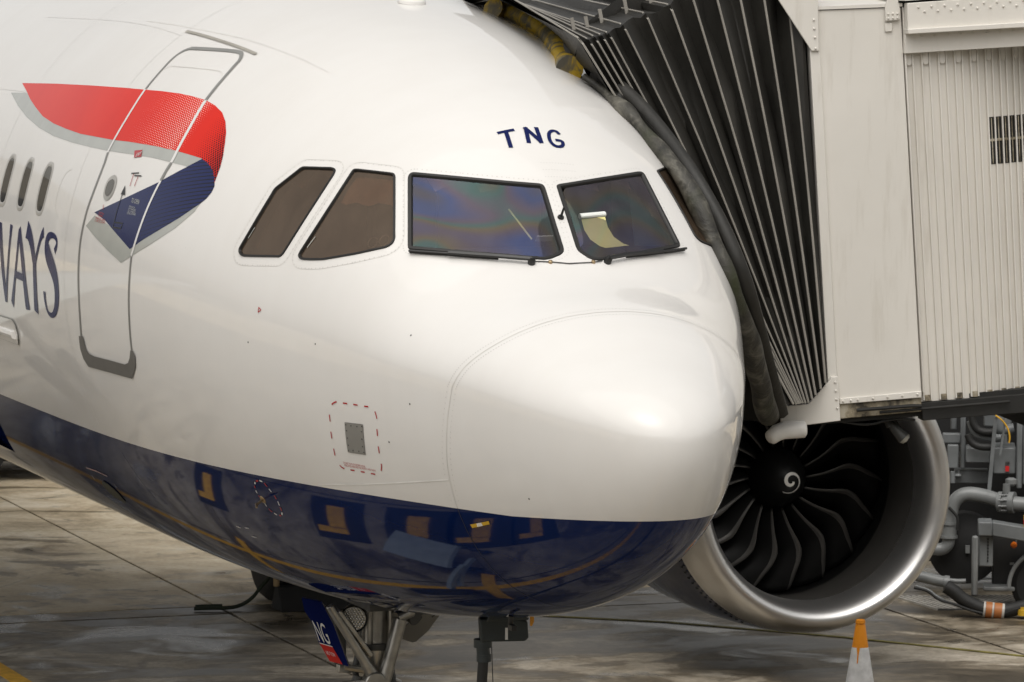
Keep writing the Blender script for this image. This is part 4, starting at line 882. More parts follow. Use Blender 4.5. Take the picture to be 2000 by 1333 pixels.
for i in range(NS+1):
    f = i/NS; th = math.radians(355)-f*math.radians(480); rr = .016+.092*f**1.1; wd = .036*math.sin(math.pi*min(1, .12+f*.86))**.6*(1-.55*f)
    for s in (-.5, .5):
        r = max(.001, rr+wd*s); a = float(np.interp(r, spa, spd)); V.append(EO+np.array([r*math.cos(th), a-.004, r*math.sin(th)]))
b.put(V, [(2*i, 2*i+1, 2*i+3, 2*i+2) for i in range(NS)]); b.build('spiral_mark', 'spiral_white', eng)
def blade_mesh():
    b = B(); R = np.linspace(.262, .978, 16); m = 7; V = []
    for r in R:
        f = (r-.262)/.716
        th = np.interp(r, [.26, .44, .55, .63, .72, .82, .98], [.0, .085, .140, .165, .125, .045, -.05])
        c = .26+.16*f-.05*f*f; gam = math.radians(22+42*f); le_a = 1.02-.05*math.sin(math.pi*f)+.03*f
        tw = np.interp(f, [0, .3, .52, .8, 1], [.015, .025, .046, .038, .020])
        cs = [0, tw/c*.55, tw/c, .4, .65, .85, 1.0]
        for s in cs:
            cam_ = .035*math.sin(math.pi*s)
            a = le_a+c*s*math.cos(gam)-cam_*math.sin(gam); tng = -(c*s*math.sin(gam)+cam_*math.cos(gam))
            ang = th+tng/r; V.append((r*math.sin(ang), a, -r*math.cos(ang)))
    F = [(i*m+k, i*m+k+1, (i+1)*m+k+1, (i+1)*m+k) for i in range(len(R)-1) for k in range(m-1)]
    b.put(V, F); b.m = [1 if (j % (m-1)) < 2 else 0 for j in range(len(F))]
    return b
bl0 = blade_mesh().build('fan_blade', ['fan_black', 'fan_edge'], eng, smooth=80)
sm = bl0.modifiers.new('thickness', 'SOLIDIFY'); sm.thickness = .012
bl0.location = EO; bl0.rotation_euler = (0, math.radians(10), 0)
for k in range(1, 18):
    o = bl0.copy(); COL.objects.link(o); o.parent = eng; o.rotation_euler = (0, math.radians(10+20*k), 0)
b = B(); d = []
for i in range(16):
    t = math.radians(206+i*2.6); r = 1.2495; c = EO+np.array([r*math.cos(t), .50, r*math.sin(t)]); n = np.array([math.cos(t), 0, math.sin(t)])
    b.box(c, (.035, .012, .012), (AX, n, np.cross(AX, n)))
b.build('lip_fasteners', 'rubber', eng, kind='stuff')
b = B(); b.prism([(5.68, 12.6, 2.75), (5.68, 16.2, 2.35), (5.68, 16.6, 3.15), (5.68, 14.0, 3.2)], (.14, 0, 0)); b.build('engine_pylon', 'aircraft_paint', plane, bevel=.03)
# wings, belly fairing, main gear
def wing(sgn):
    b = B(); V = []
    for y0, ch, x, z, t in ((11.9, 6.6, 1.2, 2.35, .75), (14.6, 3.9, 6.2, 3.0, .42), (19.9, 1.5, 16.8, 4.3, .17)):
        for s, h in ((0, 0), (.08, .55), (.3, 1.0), (.65, .75), (1, .05), (.65, -.25), (.3, -.55), (.08, -.4)): V.append((sgn*x, y0+ch*s, z+t*h*.5))
    F = [(i*8+k, i*8+(k+1) % 8, (i+1)*8+(k+1) % 8, (i+1)*8+k) for i in range(2) for k in range(8)]+[tuple(range(16, 24))]
    if sgn < 0: F = [f[::-1] for f in F]
    b.put(V, F); b.build('wing', 'mark_grey', plane, smooth=60)
wing(1); wing(-1)
b = B(); V = []
for y0, s in ((10.2, .05), (12.2, .25), (13.6, .7), (15, 1.0), (18, 1.0), (20, .8), (21.6, .1)):
    for k in range(24):
        t = math.pi+math.pi*k/23; V.append((2.18*math.cos(t)*(.85+.15*s), y0, 2.9+(1.0+.20*s)*math.sin(t)*(.9+.1*s)))
b.put(V, [(i*24+k, i*24+k+1, (i+1)*24+k+1, (i+1)*24+k) for i in range(6) for k in range(23)]); b.build('belly_fairing', 'aircraft_paint', plane, smooth=60)
def main_gear(x):
    b = B(); b.tube([(x, 17.2, 3.0), (x, 17.2, .58)], [.16, .13], 14); g = b.build('main_gear', 'gear_silver', plane)
    for dx in (-.42, .42):
        w_ = B(); c = np.array([x+dx-.2, 17.2, .585]); w_.lathe([(0, .27), (.0, .42), (.03, .53), (.09, .58), (.31, .58), (.37, .53), (.4, .42), (.4, .27)], c, (1, 0, 0), 36); w_.build('tyre', 'rubber', g)
        h = B(); h.lathe([(.03, 0), (.03, .12), (.06, .16), (.02, .27), (.38, .27), (.34, .16), (.37, 0)], c, (1, 0, 0), 24); h.build('wheel_hub', 'gear_dark', g)
main_gear(3.25); main_gear(-3.9)

# ------------------------------------------------------------------ nose gear
def gz(py): return 1.674-(py-1200)/300.2
def gx(px): return -.085+(px-735)/290
GY = 5.07
b = B(); b.tube([(gx(738), GY+.06, 2.25), (gx(733), GY, gz(1262))], .125, 24); b.tube([(gx(733), GY, gz(1258)), (gx(731), GY-.01, gz(1318))], [.155, .115], 24)
b.tube([(gx(731), GY, gz(1315)), (gx(728), GY-.02, .42)], .075, 20)
b.tube([(gx(712), GY-.12, gz(1180)), (gx(712), GY-.12, gz(1256))], .018, 8); b.tube([(gx(752), GY-.12, gz(1180)), (gx(752), GY-.12, gz(1256))], .018, 8); b.tube([(gx(690), GY-.08, gz(1200)), (gx(692), GY-.08, gz(1250))], .014, 8)
gear = b.build('nose_gear', 'gear_silver', plane)
b = B(); b.tube([(gx(733), GY, gz(1264)), (gx(733), GY, gz(1252))], .165, 24); b.build('strut_collar', 'gear_dark', gear)
b = B(); b.tube([(gx(622), GY-.25, gz(1168)), (gx(690), GY-.22, gz(1275)), (gx(716), GY-.20, gz(1318))], [.028, .033, .045], 12); b.bar((gx(640), GY-.22, gz(1178)), (gx(705), GY-.2, gz(1270)), .03, .10, (1, 0, .5)); b.tube([(gx(712), GY-.26, gz(1322)), (gx(712), GY-.16, gz(1322))], .07, 20)
b.build('drag_brace', 'gear_silver', gear, bevel=.008)
b = B(); b.tube([(gx(764), GY-.2, gz(1203)), (gx(748), GY-.2, gz(1262)), (gx(728), GY-.2, gz(1335))], [.046, .044, .05], 14); b.tube([(gx(755), GY-.2, gz(1200)), (gx(790), GY-.15, gz(1190))], .04, 12)
b.build('side_brace', 'gear_silver', gear)
b = B(); c = np.array([gx(672), GY-.22, gz(1196)]); ax_ = np.array([-.35, -.93, -.1]); b.lathe([(0, .085), (.02, .09), (-.12, .075), (-.14, .03)], c, ax_, 24); lt = b.build('landing_light', 'gear_dark', gear)
b = B(); e1 = np.cross(ax_, (0, 0, 1)); e1 /= np.linalg.norm(e1); e2 = np.cross(e1, ax_); b.lathe([(.012, 0), (.012, .078)], c, ax_, 20)
b.build('light_lens', 'lens_glass', lt)
b = B()
for q in range(-4, 5):
    for s in range(-4, 5):
        u, v_ = .019*(q+.5*(s % 2)), .0165*s
        if u*u+v_*v_ < .0056: b.lathe([(.014, .0075), (.020, .006), (.022, 0)], c+e1*u+e2*v_, ax_, 6)
b.build('lens_cells', 'chrome', lt)
b = B(); b.lathe([(0, .09), (-.13, .06), (-.15, 0)], (gx(808), GY-.1, gz(1196)), (.6, -.7, -.3), 18); b.lathe([(.0, .088), (.0, 0)], (gx(808), GY-.1, gz(1196)), (.6, -.7, -.3), 18); b.build('taxi_light', 'gear_dark', gear)
b = B(); b.tube([(gx(812), GY-.35, gz(1192)), (gx(826), GY-.5, gz(1164))], .012, 8); b.build('door_link', 'chrome', gear)
# doors
def door_poly(L, y0, y1): return [(gx(px), y0+(y1-y0)*(py-1150)/130, gz(py)) for px, py in L]
D1 = [(563, 1150), (601, 1158), (621, 1202), (643, 1277), (629, 1272), (590, 1238), (577, 1195), (567, 1172)]
b = B(); b.prism(door_poly([(563, 1148), (600, 1157), (619, 1200), (641, 1277), (629, 1273), (603, 1255), (588, 1232), (578, 1192), (566, 1172)], GY-.32, GY-.46), (.022, .05, 0)); gd = b.build('gear_door', 'mark_navy', gear)
gd['label'] = 'navy nose gear door with white letters and a red band'
p0, p1, p2, p3 = [np.array(v_) for v_ in door_poly([(588, 1231), (612, 1239), (629, 1273), (605, 1266)], GY-.32, GY-.46)]
dn = np.cross(p1-p0, p3-p0); dn /= np.linalg.norm(dn); dn = dn if dn[1] < 0 else -dn
b = B(); b.put([p+dn*.006 for p in (p0, p1, p2, p3)], [(0, 1, 2, 3)]); b.build('red_band', 'mark_red_bright' if 'mark_red_bright' in M else simple('mark_red_bright', (.55, .035, .025), .3), gd)
b = B(); b.put([p0+dn*.008, p1+dn*.008, p1+dn*.008+(p2-p1)*.05, p0+dn*.008+(p3-p0)*.05], [(0, 1, 2, 3)]); b.build('white_line', 'mark_white', gd)
def flat_text(name, text, o, ex, ey, hgt, mat, parent, width=None):
    cu = bpy.data.curves.new('t', 'FONT'); cu.body = text; cu.resolution_u = 4; ob = bpy.data.objects.new('t', cu); COL.objects.link(ob)
    me = bpy.data.meshes.new_from_object(ob.evaluated_get(bpy.context.evaluated_depsgraph_get())); v = np.array([tuple(p.co) for p in me.vertices]); F = [tuple(p.vertices) for p in me.polygons]
    bpy.data.objects.remove(ob); bpy.data.curves.remove(cu); bpy.data.meshes.remove(me)
    v[:, 0] -= v[:, 0].min(); sx = (width/np.ptp(v[:, 0])) if width else hgt/.72
    b = B(); b.put([np.array(o)+np.array(ex)*q[0]*sx+np.array(ey)*q[1]/.72*hgt for q in v], F); return b.build(name, mat, parent, smooth=0)
ex = p1-p0; wdt = np.linalg.norm(ex); ex /= wdt; ey = (p0-p3); lh = np.linalg.norm(ey); ey /= lh
flat_text('door_letters', 'NG', p0+dn*.009+ex*wdt*.06+ey*.012, ex, (np.array(door_poly([(578, 1194)], GY-.32, GY-.46)[0])-p0)/np.linalg.norm(np.array(door_poly([(578, 1194)], GY-.32, GY-.46)[0])-p0), .145, 'mark_white', gd, wdt*.92)
flat_text('door_text', 'NO TOW', p3+dn*.009+ex*wdt*.12+ey*lh*.38, ex, ey, .030, 'mark_white', gd, wdt*.68)
b = B(); b.prism([(gx(px), GY-.05+(py-1205)/260, gz(py)) for px, py in [(812, 1203), (858, 1200), (848, 1240), (832, 1266), (824, 1268), (790, 1254), (797, 1225)]], (.01, .035, 0)); gd2 = b.build('gear_door', 'mark_midgrey', gear, bevel=.006)
gd2['label'] = 'plain grey nose gear door on the other side'
for k_, (px_, py_, sz) in enumerate(((655, 1245, (.02, .05, .34)), (664, 1245, (.07, .07, .30)))):
    b = B(); b.box((gx(px_), GY-.02*(1-k_), gz(py_)), sz); b.build('steering_unit', 'gear_dark', gear, bevel=.005)
b = B(); b.bar((gx(653), GY-.08, gz(1298)), (gx(700), GY-.05, gz(1302)), .05, .05, (0, 1, 0)); b.build('steering_arm', 'gear_silver', gear, bevel=.005)
for L_, r_ in (([(gx(690), GY-.1, gz(1275)), (gx(683), GY-.12, gz(1300)), (gx(690), GY-.1, gz(1325))], .02), ([(gx(688), GY-.14, gz(1312)), (gx(680), GY-.14, gz(1345))], .035), ([(gx(752), GY-.12, gz(1305)), (gx(757), GY-.14, gz(1345))], .03)):
    b = B(); b.tube(L_, r_, 10); b.build('gear_hose', 'gear_dark', gear)
b = B(); b.tube([(gx(660), GY-.16, gz(1292)), (gx(700), GY-.18, gz(1300))], .022, 8); b.tube([(gx(655), GY-.14, gz(1326)), (gx(700), GY-.18, gz(1322))], .018, 8); b.tube([(gx(740), GY-.15, gz(1312)), (gx(772), GY-.12, gz(1330))], .016, 8); b.build('gear_links', 'gear_silver', gear)
for dx in (-.26, .26):
    b = B(); b.lathe([(0, .2), (0, .3), (.03, .36), (.19, .36), (.22, .3), (.22, .2)], (gx(730)+dx-.11, GY-.02, .375), (1, 0, 0), 32); tw_ = b.build('nose_wheel', 'rubber', gear)
    b = B(); b.lathe([(.04, 0), (.04, .1), (.02, .2), (.2, .2), (.18, .1), (.18, 0)], (gx(730)+dx-.11, GY-.02, .375), (1, 0, 0), 20); b.build('wheel_hub', 'gear_silver', tw_)
b = B(); b.box((gx(735), GY+.1, 1.87), (.62, 1.9, .10)); b.build('gear_bay', 'gear_dark', plane)

# ------------------------------------------------------------------ ground power plug hanging from the belly
gp = thing('ground_power_plug', 'dark slate ground power plug box with an orange tag hanging under the airliner nose', 'power plug', (.03, 2.9, 1.97))
def px2(px, py, y=2.9): return np.array([.032+(px-985)/315, y, 1.956-(py-1204)/323.3])
b = B(); P = [px2(*p) for p in [(936, 1206), (1020, 1211), (1032, 1216), (1034, 1248), (1028, 1255), (960, 1253), (938, 1252)]]; b.prism(P, (.03, .12, 0)); b.build('plug_body', 'gpu_slate', gp, bevel=.012)
b = B(); b.prism([px2(*p, 2.86) for p in [(944, 1212), (952, 1194), (985, 1196), (1030, 1201), (1030, 1212)]], (.03, .16, 0)); b.prism([px2(*p, 2.98) for p in [(952, 1196), (965, 1180), (985, 1190), (975, 1200)]], (.02, .05, 0)); b.build('plug_head', 'gpu_slate', gp, bevel=.01)
b = B(); b.box(px2(989, 1238, 2.896), (.016, .006, .072)); b.build('label_strip', 'mark_white', gp)
b = B(); b.prism([px2(*p, 2.88) for p in [(1034, 1205), (1042, 1203), (1042, 1217), (1038, 1225), (1034, 1224)]], (.005, .01, 0)); b.build('orange_tag', 'tag_orange', gp)
b = B(); q0 = px2(950, 1250, 2.97); b.tube([q0, px2(950, 1266, 2.97)], .055, 16); b.tube([px2(950, 1266, 2.97), px2(952, 1292, 2.97)], .040, 16); b.tube([px2(952, 1280, 2.97), px2(952, 1294, 2.97)], .044, 16); b.build('strain_relief', 'gpu_slate', gp)
b = B(); b.tube(chaikin([px2(951, 1290, 2.97), px2(949, 1340, 2.98), px2(947, 1500, 3.0), px2(945, 1700, 3.0), np.array([-.05, 2.9, .05]), np.array([.1, 1.6, .04]), np.array([.9, -1.5, .04]), np.array([4, -6, .04])], 3), .032, 12); b.build('power_cable', 'hose_black', gp)
b = B(); b.tube([px2(967, 1256, 2.97), px2(971, 1400, 2.95), px2(968, 1600, 2.95)], .003, 5); b.build('tether_cord', 'hose_black', gp)

# ------------------------------------------------------------------ jet bridge
br = thing('jet_bridge', 'cream jet bridge with black folding canopy pressed against the airliner', 'jet bridge', (4.2, 5.0, 0))
BO = np.array([2.5352, 3.8891, 3.0683]); BU = np.array([.9784, -.19906, .05582]); BV = np.array([.19937, .97992, 0]); BW = np.array([-.0547, .01113, .99844])
def bp(u, w_, v=0.0): return BO+BU*u+BW*w_+BV*v
def bpoly(name, L, v, th, mat, parent=br, bevel=.004):
    b = B(); b.prism([bp(u, w_, v) for u, w_ in L], BV*th); return b.build(name, mat, parent, bevel=bevel)
bpoly('cab_wall', [(.05, 2.497), (.602, 2.489), (.630, .02), (.080, .0)], .012, .06, 'bridge_cream')
bpoly('corner_post', [(-.002, 2.6), (.062, 2.6), (.085, -.08), (.022, -.08)], -.012, .10, 'bridge_cream')
def bolt_mesh(r=.0078):
    b = B(); b.lathe([(0, r), (.007, r*.9), (.010, r*.45), (.010, 0)], (0, 0, 0), -BV, 8); return b
bolt0 = None
def bolt(u, w_, v, parent):
    global bolt0
    if bolt0 is None: bolt0 = bolt_mesh().build('bolt', 'bridge_cream', parent); o = bolt0
    else: o = bolt0.copy(); COL.objects.link(o); o.parent = parent; o.matrix_parent_inverse = Matrix()
    o.location = bp(u, w_, v); return o
gu = bpoly('upper_gusset', [(-.205, 2.602), (-.23, 2.9), (.075, 2.9), (.065, 2.587), (.057, 2.243), (.007, 2.245)], -.03, .018, 'bridge_cream')
gl = bpoly('lower_gusset', [(-.294, .008), (-.115, .013), (.030, .158), (.038, .177), (.082, .174), (.087, -.108), (-.151, -.122), (-.30, -.113)], -.034, .022, 'bridge_cream')
for u, w_ in ((.030, 2.44), (.031, 2.385), (.032, 2.33), (.034, 2.26)): bolt(u, w_, -.030, gu)
for u, w_ in ((.062, .140), (.064, .085), (.066, .030), (.068, -.026)): bolt(u, w_, -.034, gl)
bk = bpoly('sill_bracket', [(.094, .030), (.628, .044), (.626, .002), (.095, -.006)], -.002, .016, 'bridge_cream')
for i, u in enumerate((.115, .165, .21, .31, .405, .50, .60)): bolt(u, .012+.027*(u-.1), -.002, bk)
wall_b = bpoly('wall_flange', [(.610, 2.49), (.620, 2.49), (.648, .03), (.638, .03)], .0, .05, 'bridge_cream')
for w_ in (2.05, 1.9, 1.45, .95, .55): bolt(.088-.010*(w_-.2), w_, -.012, br)
for w_ in (2.17, 1.55, 1.02, .45): bolt(.655-.018*w_, w_, -.01, br)
bpoly('sill_beam', [(.088, -.006), (.63, .002), (.626, -.089), (.088, -.102)], .02, .12, 'bridge_dirty')
bpoly('floor_beam', [(.632, -.035), (3.5, .02), (3.5, -.115), (.635, -.150)], .03, .14, 'bridge_dark')
b = B(); b.tube([bp(.2, -.05, -.01), bp(.55, -.045, -.015), bp(.62, -.05, -.01)], .012, 8); b.tube([bp(.35, -.075, 0), bp(.63, -.07, 0), bp(1.2, -.06, 0)], .009, 8); b.build('conduit', 'bridge_dark', br)
# fascia over the slatted curtain
bpoly('roof_fascia', [(.622, 2.515), (3.4, 2.56), (3.4, 2.36), (.615, 2.348)], -.10, .10, 'bridge_cream')
bpoly('fascia_lip', [(.612, 2.352), (3.4, 2.366), (3.4, 2.33), (.612, 2.321)], -.13, .13, 'bridge_cream')
fb = bpoly('fascia_band', [(.612, 2.321), (3.4, 2.345), (3.4, 2.215), (.606, 2.196)], -.03, .10, 'bridge_cream')
for u in np.arange(.72, 1.45, .085): bolt(u, 2.30+.01*(u-.6), -.03, fb); bolt(u-.03, 2.485+.012*(u-.6), -.10, fb); bolt(u+.01, 2.455+.012*(u-.6), -.10, fb)
b = B(); P = [bp(.05, 2.502, .0), bp(.612, 2.494, .0), bp(.60, 2.60, 1.2), bp(.04, 2.60, 1.2)]; b.prism(P, BW*.02); P = [bp(.612, 2.53, -.09), bp(3.4, 2.57, -.09), bp(3.4, 2.68, 2.9), bp(-.3, 2.60, 2.9)]; b.prism(P, BW*.02); b.build('roof', 'bridge_cream', br)
hg = bpoly('roof_hinge', [(.528, 2.60), (.566, 2.60), (.592, 2.479), (.588, 2.41), (.492, 2.408), (.496, 2.491)], -.02, .02, 'bridge_cream')
for i in range(3):
    bolt(.512+.030*i, 2.452, -.02, hg); bolt(.512+.030*i, 2.425, -.02, hg)
lt2 = bpoly('latch_plate', [(.494, 2.393), (.54, 2.394), (.54, 2.34), (.492, 2.339)], -.004, .012, 'bridge_cream')
# curved slatted curtain
RC = 1.55; slat_b = B()
def cv(t): return RC*math.sin(t), RC*(1-math.cos(t))
cu0, lean = .664, -.026
def curt(t, w_, dv=0.0):
    du, dv0 = cv(t); f = (2.2-w_)/2.2; return bp(cu0-.028+du*1.0+.030*f*(1-du*1.3), w_, dv0+dv+.05)
dt = .0722
bk_ = B(); V = []; n = 46
for i in range(n+1):
    t = -.04+i*dt*.5; V += [curt(t, 2.24), curt(t, -.03)]
bk_.put(V, [(2*i, 2*i+1, 2*i+3, 2*i+2) for i in range(n)]); cur = bk_.build('curtain_wall', 'bridge_cream', br)
openings = []
for i in range(22):
    t0 = -.012+i*dt; a, c = t0, t0+dt*.46
    b = B(); spans = [(-.02, 2.2)]
    for lo, hi in spans:
        P = [curt(a, lo, -.004), curt(c, lo, -.004), curt(c, hi, -.004), curt(a, hi, -.004)]; b.prism(P, BV*.012)
        for e in (a, c):
            b.bar(curt(e, lo, -.010), curt(e, hi, -.010), .009, .032, BU)
    b.build('slat', 'bridge_cream', br, bevel=.0015)
    b = B(); m_ = (a+c)/2; P = []
    for k in range(9):
        th = math.pi*k/8; P.append(curt(m_-.0125*math.cos(th), 2.135-.018*math.sin(th), -.022))
    P = [curt(m_-.0125, 2.195, -.022)]+P+[curt(m_+.0125, 2.195, -.022)]
    b.prism(P, BV*.012); b.build('slat_clip', 'bridge_cream', br, bevel=.003)
    b = B(); b.box(curt(m_, -.005, -.012), (.035, .02, .035), (BU, BV, BW)); b.build('slat_foot', 'bridge_dirty', br)
vn = None
for i in range(5, 11):
    for part, (s0, s1) in enumerate(((0.03, .43), (.49, .97))):
        t0, t1 = -.012+(i+s0)*dt, -.012+(i+s1)*dt; dv = -.007 if part == 0 else -.002
        b = B(); P = [curt(t0, 1.455, dv), curt(t1, 1.455, dv), curt(t1, 1.757, dv), curt(t0, 1.757, dv)]; b.prism(P, BV*.004)
        if vn is None: vn = b.build('vent_grille', 'bridge_dark', br)
        else: b.build('vent_opening', 'bridge_dark', vn)
        b = B(); tm_ = (t0+t1)/2; b.bar(curt(tm_, 1.46, dv-.003), curt(tm_, 1.752, dv-.003), .006, .006, BU); b.build('vent_bar', 'bridge_dirty', vn)
        b = B(); b.bar(curt(t0, 1.61, dv-.004), curt(t1, 1.61, dv-.004), .016, .006, BW); b.build('vent_rail', 'bridge_dirty', vn)
# cab floor, far wall, tunnel stub
b = B(); b.prism([bp(-.28, -.02, .08), bp(3.4, .04, .08), bp(3.4, .04, 3.0), bp(-.75, -.02, 3.0)], BW*-.12); b.build('cab_floor', 'bridge_dark', br)
b = B(); b.prism([bp(-.2, 0, 3.0), bp(3.4, 0, 3.0), bp(3.4, 2.55, 3.0), bp(-.2, 2.55, 3.0)], BV*.08); b.prism([bp(1.9, 0, .35), bp(1.9, 2.5, .35), bp(1.9, 2.5, 3.0), bp(1.9, 0, 3.0)], BU*.06); b.build('cab_inner_wall', 'bridge_dark', br)
b = B(); b.prism([bp(1.5, -.12, .4), bp(7.8, .1, .2), bp(7.8, .1, 2.4), bp(1.5, -.12, 2.4)], BW*-.2); b.build('tunnel_floor', 'bridge_dark', br)
b = B(); b.prism([bp(3.4, 0, .05), bp(9.5, .1, -.4), bp(9.5, 2.6, -.4), bp(3.4, 2.5, .05)], BV*2.6); b.build('tunnel', 'bridge_cream', br)
b = B(); b.tube([bp(6.2, -.1, 1.2), bp(6.2, -3.4, 1.2)], .22, 16); b.tube([bp(4.9, -2.9, 1.2), bp(7.5, -2.9, 1.2)], .12, 12); b.build('support_column', 'bridge_cream', br)

# folding canopy: hoops and pleated fabric
RIB = [([2.068, 3.315, 3.135], [.560, 3.080, 5.400]), ([2.075, 3.322, 3.134], [.652, 3.174, 5.393]), ([2.109, 3.361, 3.129], [.701, 3.202, 5.411]), ([2.129, 3.384, 3.13], [.759, 3.233, 5.42]),
 ([2.149, 3.407, 3.127], [.813, 3.261, 5.432]), ([2.169, 3.43, 3.127], [.929, 3.326, 5.483]), ([2.196, 3.461, 3.124], [1.114, 3.425, 5.551]), ([2.23, 3.499, 3.119], [1.316, 3.531, 5.601]),
 ([2.271, 3.546, 3.117], [1.471, 3.617, 5.727]), ([2.319, 3.601, 3.133], [1.655, 3.713, 5.797]), ([2.367, 3.657, 3.153], [1.845, 3.809, 5.855]), ([2.436, 3.736, 3.183], [2.053, 3.912, 5.888]), ([2.499, 3.808, 3.214], [2.271, 4.016, 5.906])]
PATHS = []
for i, (lo, hi) in enumerate(RIB):
    lo, hi = np.array(lo), np.array(hi); f = i/12
    sl = np.interp(i, [0, 1, 3, 6, 12], [.20, .17, .13, .07, .05])
    bow = lo*.5+hi*.5+np.array([.028*(1-f)+.01, -.01, .0])
    t1 = hi+np.array([-.02, 1.5, 1.5*sl]); t2 = hi+np.array([.15, 3.2, .15]); t3 = lo+np.array([.75, 3.35, 0])
    PATHS.append([lo, bow, hi, t1, t2, t3])
cp = bpy.data.objects.new('canopy', None)
can = B(); crs = np.random.RandomState(11)
def dens(p):
    leg = resample(chaikin([p[0], p[1], p[2]], 2), 9); L = np.array(chaikin([p[0], p[1], p[2]], 2)); s = np.linspace(0, len(L)-1, 13)
    leg = np.stack([np.interp(s, np.arange(len(L)), L[:, k]) for k in range(3)], 1)
    return np.vstack([leg, p[2]+(p[3]-p[2])*.3, p[2]+(p[3]-p[2])*.65, p[3], p[4], p[5]])
for i in range(12):
    A_, C_ = dens(PATHS[i]), dens(PATHS[i+1]); V = []; n = len(A_)
    jit = crs.normal(size=(n, 3)); jit = (jit+np.roll(jit, 1, 0))*.5
    for q_, (a, c) in enumerate(zip(A_, C_)):
        gap = np.linalg.norm(c-a); dv = np.array([.25, .95, -.12])*min(.16, .5*gap+.015); jj = jit[q_]*min(.022, gap*.09)
        V += [a, a*.68+c*.32+dv*.62+jj, a*.42+c*.58+dv+jj*1.2, a*.2+c*.8+dv*.5-jj*.6, c]
    can.put(V, [(5*k+m_, 5*k+m_+1, 5*k+m_+6, 5*k+m_+5) for k in range(n-1) for m_ in range(4)])
canopy = can.build('canopy', 'bellows_fabric', br, smooth=42)
for i, p in enumerate(PATHS):
    b = B(); L = [p[0]]; 
    q = chaikin([p[0], p[1], p[2]*.97+p[1]*.03], 2); P = list(q)+[p[2]+(p[3]-p[2])*.03, p[3], p[4], p[5]]
    b.tube(P, [.0062, .006, .006, .006, .006, .0062, .0065, .0072, .0075, .0078, .008, .008, .008][i], 6); b.build('canopy_hoop', 'rib_metal', canopy)
# rear pleat to the fixed frame
b = B(); a = PATHS[12]; fr_ = [bp(.015, .16, .02), bp(0, 1.2, .02), bp(-.03, 2.7, .02)]
b.put([a[0], a[1], a[2], fr_[2], fr_[1], fr_[0]], [(0, 1, 4, 5), (1, 2, 3, 4)]); b.put([PATHS[0][0]+np.array([-.1, .3, 0]), PATHS[12][0]+np.array([0, .35, 0]), PATHS[12][2]+np.array([0, .5, .4]), PATHS[0][2]+np.array([.1, .5, 0])], [(0, 1, 2, 3)]); b.build('rear_pleat', 'bellows_fabric', canopy, smooth=0)
# straps and weather flaps hanging from the hoops
b = B()
for i in (5, 6, 7, 8):
    A_ = PATHS[i]; d = (A_[3]-A_[2]); d /= np.linalg.norm(d)
    for s in (.06, .32):
        q = A_[2]+d*s; b.prism([q, q+d*.20, q+d*.20+np.array([.02, 0, -.10]), q+np.array([.02, 0, -.085])], (.008, 0, 0))
b.build('weather_flaps', 'bellows_fabric', canopy, smooth=0)
for i in (2, 4, 5, 6, 7):
    A_ = PATHS[i]; d = (A_[3]-A_[2]); d /= np.linalg.norm(d); q = A_[2]+d*(.34 if i < 6 else .3)
    b = B(); b.bar(q+np.array([.0, -.02, -.08]), q+np.array([-.03, -.02, .06]), .022, .008, (1, 0, 0)); b.build('hoop_strap', 'rib_metal', canopy)
# bumper cushion round the door opening
BUM = [[.642, 4.94, 5.57], [.75, 5.0, 5.557], [.854, 4.85, 5.506], [.903, 4.6, 5.411], [.717, 3.85, 5.307], [.604, 3.4, 5.213], [.674, 3.32, 5.168], [.779, 3.2, 5.077], [.859, 3.0, 4.953], [.936, 2.72, 4.754], [.989, 2.42, 4.535], [1.086, 2.25, 4.271], [1.178, 2.15, 3.986], [1.323, 2.3, 3.706], [1.567, 2.7, 3.392], [1.797, 3.05, 3.088]]
def wob(P, amp, sd):
    r = np.random.RandomState(sd); k = r.normal(size=P.shape)
    for _ in range(12): k = (k+np.roll(k, 1, 0)+np.roll(k, -1, 0))/3
    return P+k*amp
def sm1(k):
    for _ in range(6): k = (k+np.roll(k, 1)+np.roll(k, -1))/3
    return k
top_ = resample(chaikin(BUM[:6], 2), .06); side_ = resample(chaikin(BUM[6:], 2), .06)
b = B(); rr = np.random.RandomState(3); b.tube(wob(top_, .02, 1), sm1(rr.normal(size=len(top_)))*.02+np.linspace(.066, .082, len(top_)), 16, flat=1.0); bt = b.build('bumper_cushion', 'bumper_yellow', br, smooth=70)
bt['label'] = 'curved top bumper cushion with worn yellow paint'
b = B(); b.tube(wob(side_, .02, 2), sm1(rr.normal(size=len(side_)))*.02+np.linspace(.034, .070, len(side_)), 16); bs = b.build('bumper_cushion', 'bumper_worn', br, smooth=70)
bs['label'] = 'stained grey side bumper cushion'
for P_, r_, nm in ((top_, .05, 'backing_strip'), (side_, .05, 'backing_strip')):
    b = B(); offs = np.array([.075, .10, .055]) if P_ is top_ else np.array([.105, .10, .02]); b.tube(P_+offs, r_, 8, flat=1.3); b.build(nm, 'bellows_fabric', br, smooth=60)
